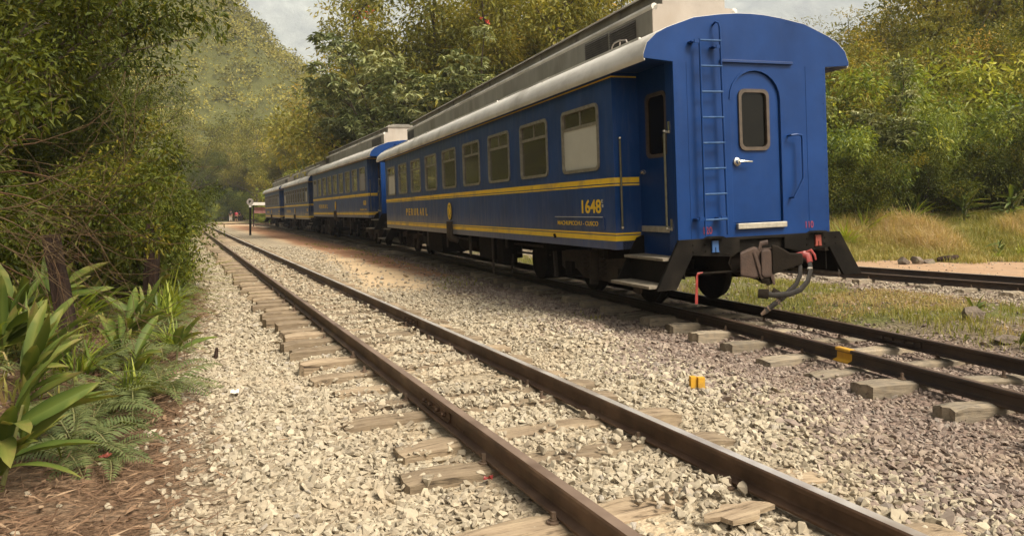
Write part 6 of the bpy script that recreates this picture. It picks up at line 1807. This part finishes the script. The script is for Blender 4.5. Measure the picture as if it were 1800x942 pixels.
post(-3.92, 6.6, 1.05, 0.13, (R(2), R(-9), 0.3), 'dark leaning wooden post among the broad leaves, nearest of the fence posts', 1)
post(-4.66, 9.5, 1.22, 0.15, (R(-2), R(2), 0.1), 'dark upright wooden post farther back among the strap leaves', 2)
post(-6.45, 12.6, 1.75, 0.07, (0, R(1), 0.2), 'thin tall grey post standing in the bushes behind the rear post', 3)
# low dark stump by the gravel
g = MB(); g.lathe((0, 0, -0.05), (0.1, 0, 1), [(0, 0.03), (0.06, 0.026), (0.16, 0.014)], 8); o = g.build('stump', M['postwood']); o.location = (-2.95, 7.35, gz(-2.95, 7.35)); setp(o, 'tiny dark stump at the edge of the gravel', 'stump')

# yellow marker standing in the ballast between the tracks
g = MB(); g.box(-0.055, -0.006, -0.022, 0.022, -0.1, 0.082); mk1 = g.build('yellow_marker', M['yellow'], bevel=0.003)
mx_, my_ = px(1224, 5.95), 5.95
mk1.location = (mx_, my_, gz(mx_, my_) + 0.02); mk1.rotation_euler = (0, 0, R(8)); setp(mk1, 'short yellow painted iron marker sticking out of the ballast between the tracks', 'marker')
g = MB(); g.box(0.0, 0.058, -0.04, 0.004, -0.1, 0.078); g.build('flange', M['yellow'], mk1, bevel=0.003)
# litter
def scrap_thing(name, x, y, s_, mat, label, cat, seed):
    r = np.random.default_rng(seed); n = 5; V = []; F = []
    for i in range(n):
        for j in range(n): V.append((s_ * (i / (n - 1) - 0.5), s_ * 0.7 * (j / (n - 1) - 0.5), 0.015 + s_ * 0.35 * abs(r.normal(0, 0.5))))
    for i in range(n - 1):
        for j in range(n - 1): F.append((i * n + j, (i + 1) * n + j, (i + 1) * n + j + 1, i * n + j + 1))
    g = MB(); g.add(V, F); o = g.build(name, mat); o.location = (x, y, gz(x, y) + 0.02); o.rotation_euler = (0, 0, seed)
    md = o.modifiers.new('thickness', 'SOLIDIFY'); md.thickness = 0.003; setp(o, label, cat)
def at_ground(p, q):
    zd = 1.37 * 1300 / (q - 375.0); return px(p, zd), zd
x, y = at_ground(858, 846); scrap_thing('red_scrap', x, y, 0.045, M['red'], 'bright red scrap of plastic in the ballast left of the near rail', 'litter', 3)
x, y = at_ground(413, 697); scrap_thing('paper_scrap', x, y, 0.08, M['white'], 'crumpled white paper lying on the gravel at left', 'litter', 5)
x, y = at_ground(185, 822); scrap_thing('red_wrapper', x, y, 0.06, M['orangered'], 'small orange red wrapper in the dry litter at lower left', 'litter', 7)

# flat splintered plank end with red paint between the near rails
g = MB(); rr_ = random.Random(9); pts = []
for k in range(14):
    a = 2 * math.pi * k / 14; pts.append((0.21 * math.cos(a) * rr_.uniform(0.55, 1.15), 0.075 * math.sin(a) * rr_.uniform(0.5, 1.3)))
g.prism(pts, 'z', 0, 0.02); o = g.build('splintered_board', M['sleeper']); x, y = px(1300, 3.25), 3.25; o.location = (x, y, -0.118); o.rotation_euler = (R(3), 0, 0.5); setp(o, 'flat splintered piece of wood lying on a sleeper between the near rails', 'board')

# sign post with a round white disc
sx, sy = px(440, 46.5), 46.5
root = empty('sign_post', (sx, sy, gz(sx, sy)), 0, 'dark post carrying a round white disc marked P beside the footpath', 'sign')
top = 1.2 + (375 - 355) / 1300 * sy - gz(sx, sy)
g = MB(); g.box(-0.055, 0.055, -0.045, 0.045, -0.2, top - 0.34); g.build('post', M['black'], root)
g = MB(); g.box(-0.065, 0.065, -0.055, 0.055, top - 0.34, top - 0.16); g.build('white_band', M['white'], root)
g = MB(); g.lathe((0, -0.03, top), (0, -1, 0), [(0, 0.215), (0.03, 0.215)], 24); g.build('disc', M['clere_end'], root)
g = MB(); g.box(-0.04, 0.04, -0.03, 0.03, top - 0.16, top + 0.1); g.build('bracket', M['black'], root)
me = text_mesh('P', 0.15, 0.20, 0.006, M['black'], 0.03); o = link('letter', me, root); o.matrix_local = Matrix.Translation((-0.075, -0.062, top - 0.10)) @ Matrix.Rotation(R(90), 4, 'X')
# notice board with a white roof
bx, by = px(458, 77), 77.0
root = empty('notice_board', (bx, by, gz(bx, by)), R(12), 'faded red notice board under a white roof beyond the sign post', 'notice board')
zz0 = gz(bx, by); zt = lambda q: 1.2 + (375 - q) / 1300 * by - zz0
g = MB(); g.prism([(-0.9, zt(361)), (0.9, zt(361)), (0.75, zt(356)), (-0.75, zt(356))], 'y', -0.5, 0.5); g.build('roof', M['white'], root)
g = MB(); g.box(-0.62, 1.2, -0.06, 0.0, zt(375), zt(364.5)); g.build('board', noisy('faded_red_board', (0.22, 0.07, 0.055), (0.42, 0.22, 0.19), 3, 0.7), root)
for xx in (-0.7, 0.75):
    g = MB(); g.box(xx - 0.05, xx + 0.05, -0.05, 0.05, -0.3, zt(361)); g.build('post', M['postwood'], root)

# walkers far down the footpath
def skin_mesh(name, P, E_, Rr, mat, parent, rootv=0):
    me = bpy.data.meshes.new(name); me.from_pydata(P, E_, []); o = link(name, me, parent)
    md = o.modifiers.new('skin', 'SKIN'); md.use_smooth_shade = True
    for i, v in enumerate(me.skin_vertices[0].data): v.radius = (Rr[i], Rr[i]); v.use_root = (i == rootv)
    s_ = o.modifiers.new('sub', 'SUBSURF'); s_.levels = 1; s_.render_levels = 1
    dg = bpy.context.evaluated_depsgraph_get(); m2 = bpy.data.meshes.new_from_object(o.evaluated_get(dg)); o.modifiers.clear(); o.data = m2
    m2.materials.clear(); m2.materials.append(mat); m2.shade_smooth(); m2.name = name
    return o
skin_m = noisy('skin', (0.32, 0.17, 0.10), (0.38, 0.21, 0.13), 6, 0.6)
hair_m = noisy('dark_hair', (0.012, 0.009, 0.007), (0.025, 0.018, 0.014), 20, 0.6)
def walker(x, y, hgt, label, shirt, legs, rz, shorts, step, hat=None):
    k = hgt / 1.72
    root = empty('person', (x, y, gz(x, y)), rz, label, 'person', 'walkers far down the footpath'); root.scale = (k, k, k)
    P = [(0, 0, 0.95), (0, 0, 1.15), (0, 0.01, 1.36), (0, 0.0, 1.46), (0, 0.015, 1.54), (0, 0.02, 1.64)]; E_ = [(0, 1), (1, 2), (2, 3), (3, 4), (4, 5)]; Rr = [0.13, 0.125, 0.14, 0.055, 0.085, 0.085]
    for sd in (-1, 1):
        b_ = len(P); f = step * sd
        P += [(sd * 0.10, 0, 0.88), (sd * 0.10, f * 0.6 + 0.03, 0.50), (sd * 0.10, f - 0.02, 0.09), (sd * 0.10, f + 0.13, 0.04)]; E_ += [(0, b_), (b_, b_ + 1), (b_ + 1, b_ + 2), (b_ + 2, b_ + 3)]; Rr += [0.095, 0.062, 0.042, 0.035]
        b_ = len(P)
        P += [(sd * 0.19, 0, 1.38), (sd * 0.24, -f * 0.2, 1.12), (sd * 0.25, -f * 0.6 + 0.05, 0.88), (sd * 0.25, -f * 0.65 + 0.07, 0.80)]; E_ += [(2, b_), (b_, b_ + 1), (b_ + 1, b_ + 2), (b_ + 2, b_ + 3)]; Rr += [0.06, 0.045, 0.033, 0.035]
        for q in range(4):
            c = len(P); P += [(sd * 0.25 + (q - 1.5) * 0.018, -f * 0.65 + 0.08, 0.735 - (0.008 if q in (1, 2) else 0))]; E_ += [(b_ + 3, c)]; Rr += [0.009]
        c = len(P); P += [(sd * 0.25 - sd * 0.03, -f * 0.65 + 0.11, 0.77)]; E_ += [(b_ + 3, c)]; Rr += [0.010]
    skin_mesh('body', P, E_, Rr, skin_m, root)
    P = [(0, 0, 0.92), (0, 0, 1.15), (0, 0.01, 1.38), (-0.18, 0, 1.39), (-0.235, step * 0.15, 1.18), (0.18, 0, 1.39), (0.235, -step * 0.15, 1.18)]
    skin_mesh('shirt', P, [(0, 1), (1, 2), (2, 3), (3, 4), (2, 5), (5, 6)], [0.155, 0.155, 0.165, 0.078, 0.066, 0.078, 0.066], shirt, root)
    zl = 0.50 if shorts else 0.12
    P = [(0, 0, 0.97), (-0.10, 0, 0.86), (-0.10, -step * (0.6 if shorts else 1.0) + 0.03, zl), (0.10, 0, 0.86), (0.10, step * (0.6 if shorts else 1.0) + 0.03, zl)]
    skin_mesh('shorts' if shorts else 'trousers', P, [(0, 1), (1, 2), (0, 3), (3, 4)], [0.15, 0.115, 0.085, 0.115, 0.085], legs, root)
    g = MB(); g.lathe((0, 0.0, 1.575), (0, -0.25, 1), [(-0.03, 0.096), (0.03, 0.104), (0.09, 0.092), (0.13, 0.05), (0.145, 0.0)], 14); g.build('hair', hat or hair_m, root, smooth=True)
    g = MB()
    for sd in (-1, 1): g.box(sd * 0.10 - 0.045, sd * 0.10 + 0.045, step * sd - 0.09, step * sd + 0.17, 0.0, 0.07)
    g.build('shoes', M['tread'], root, bevel=0.02)
    g = MB(); g.lathe((0, 0.10, 1.57), (0, 1, -0.1), [(0, 0.018), (0.025, 0.01)], 8)
    for sd in (-1, 1): g.lathe((sd * 0.035, 0.095, 1.61), (0, 1, 0), [(0, 0.012), (0.01, 0.006)], 8); g.lathe((sd * 0.09, 0.02, 1.58), (sd, 0, 0), [(0, 0.02), (0.015, 0.012)], 8)
    g.box(-0.028, 0.028, 0.095, 0.104, 1.515, 1.527); g.build('face', skin_m, root)
blackc = noisy('black_cotton', (0.012, 0.011, 0.013), (0.022, 0.020, 0.022), 10, 0.9)
pinkc = noisy('crimson_cotton', (0.40, 0.03, 0.06), (0.48, 0.05, 0.085), 10, 0.9)
palec = noisy('pale_cotton', (0.42, 0.38, 0.33), (0.52, 0.47, 0.41), 10, 0.9)
walker(px(405.5, 107), 107, 1.74, 'walker in a black top and pale trousers, left of the pair on the footpath', blackc, palec, 0.1, False, 0.12)
walker(px(415.3, 107), 107, 1.68, 'walker in a crimson shirt and dark shorts on the footpath', pinkc, blackc, -0.1, True, 0.12)
walker(px(421, 111), 111, 1.66, 'walker in dark clothes half hidden at the right of the group', blackc, blackc, 0.0, False, 0.1)

# ------------------------------------------------------------------ haze
g = MB(); g.box(-3100, 3100, -190, 3950, -24.0, 1010.0)
hz = g.build('haze', M['stone']); hz.data.materials.clear()
m, n, l, out = nt('haze_air')
pv = n.new('ShaderNodeVolumePrincipled'); pv.inputs['Color'].default_value = (0.84, 0.89, 1.0, 1); pv.inputs['Density'].default_value = 0.00030; pv.inputs['Anisotropy'].default_value = -0.2
l.new(pv.outputs[0], out.inputs['Volume']); hz.data.materials.append(m); setp(hz, kind='stuff')
hz['label'] = 'thin pale haze filling the valley air'
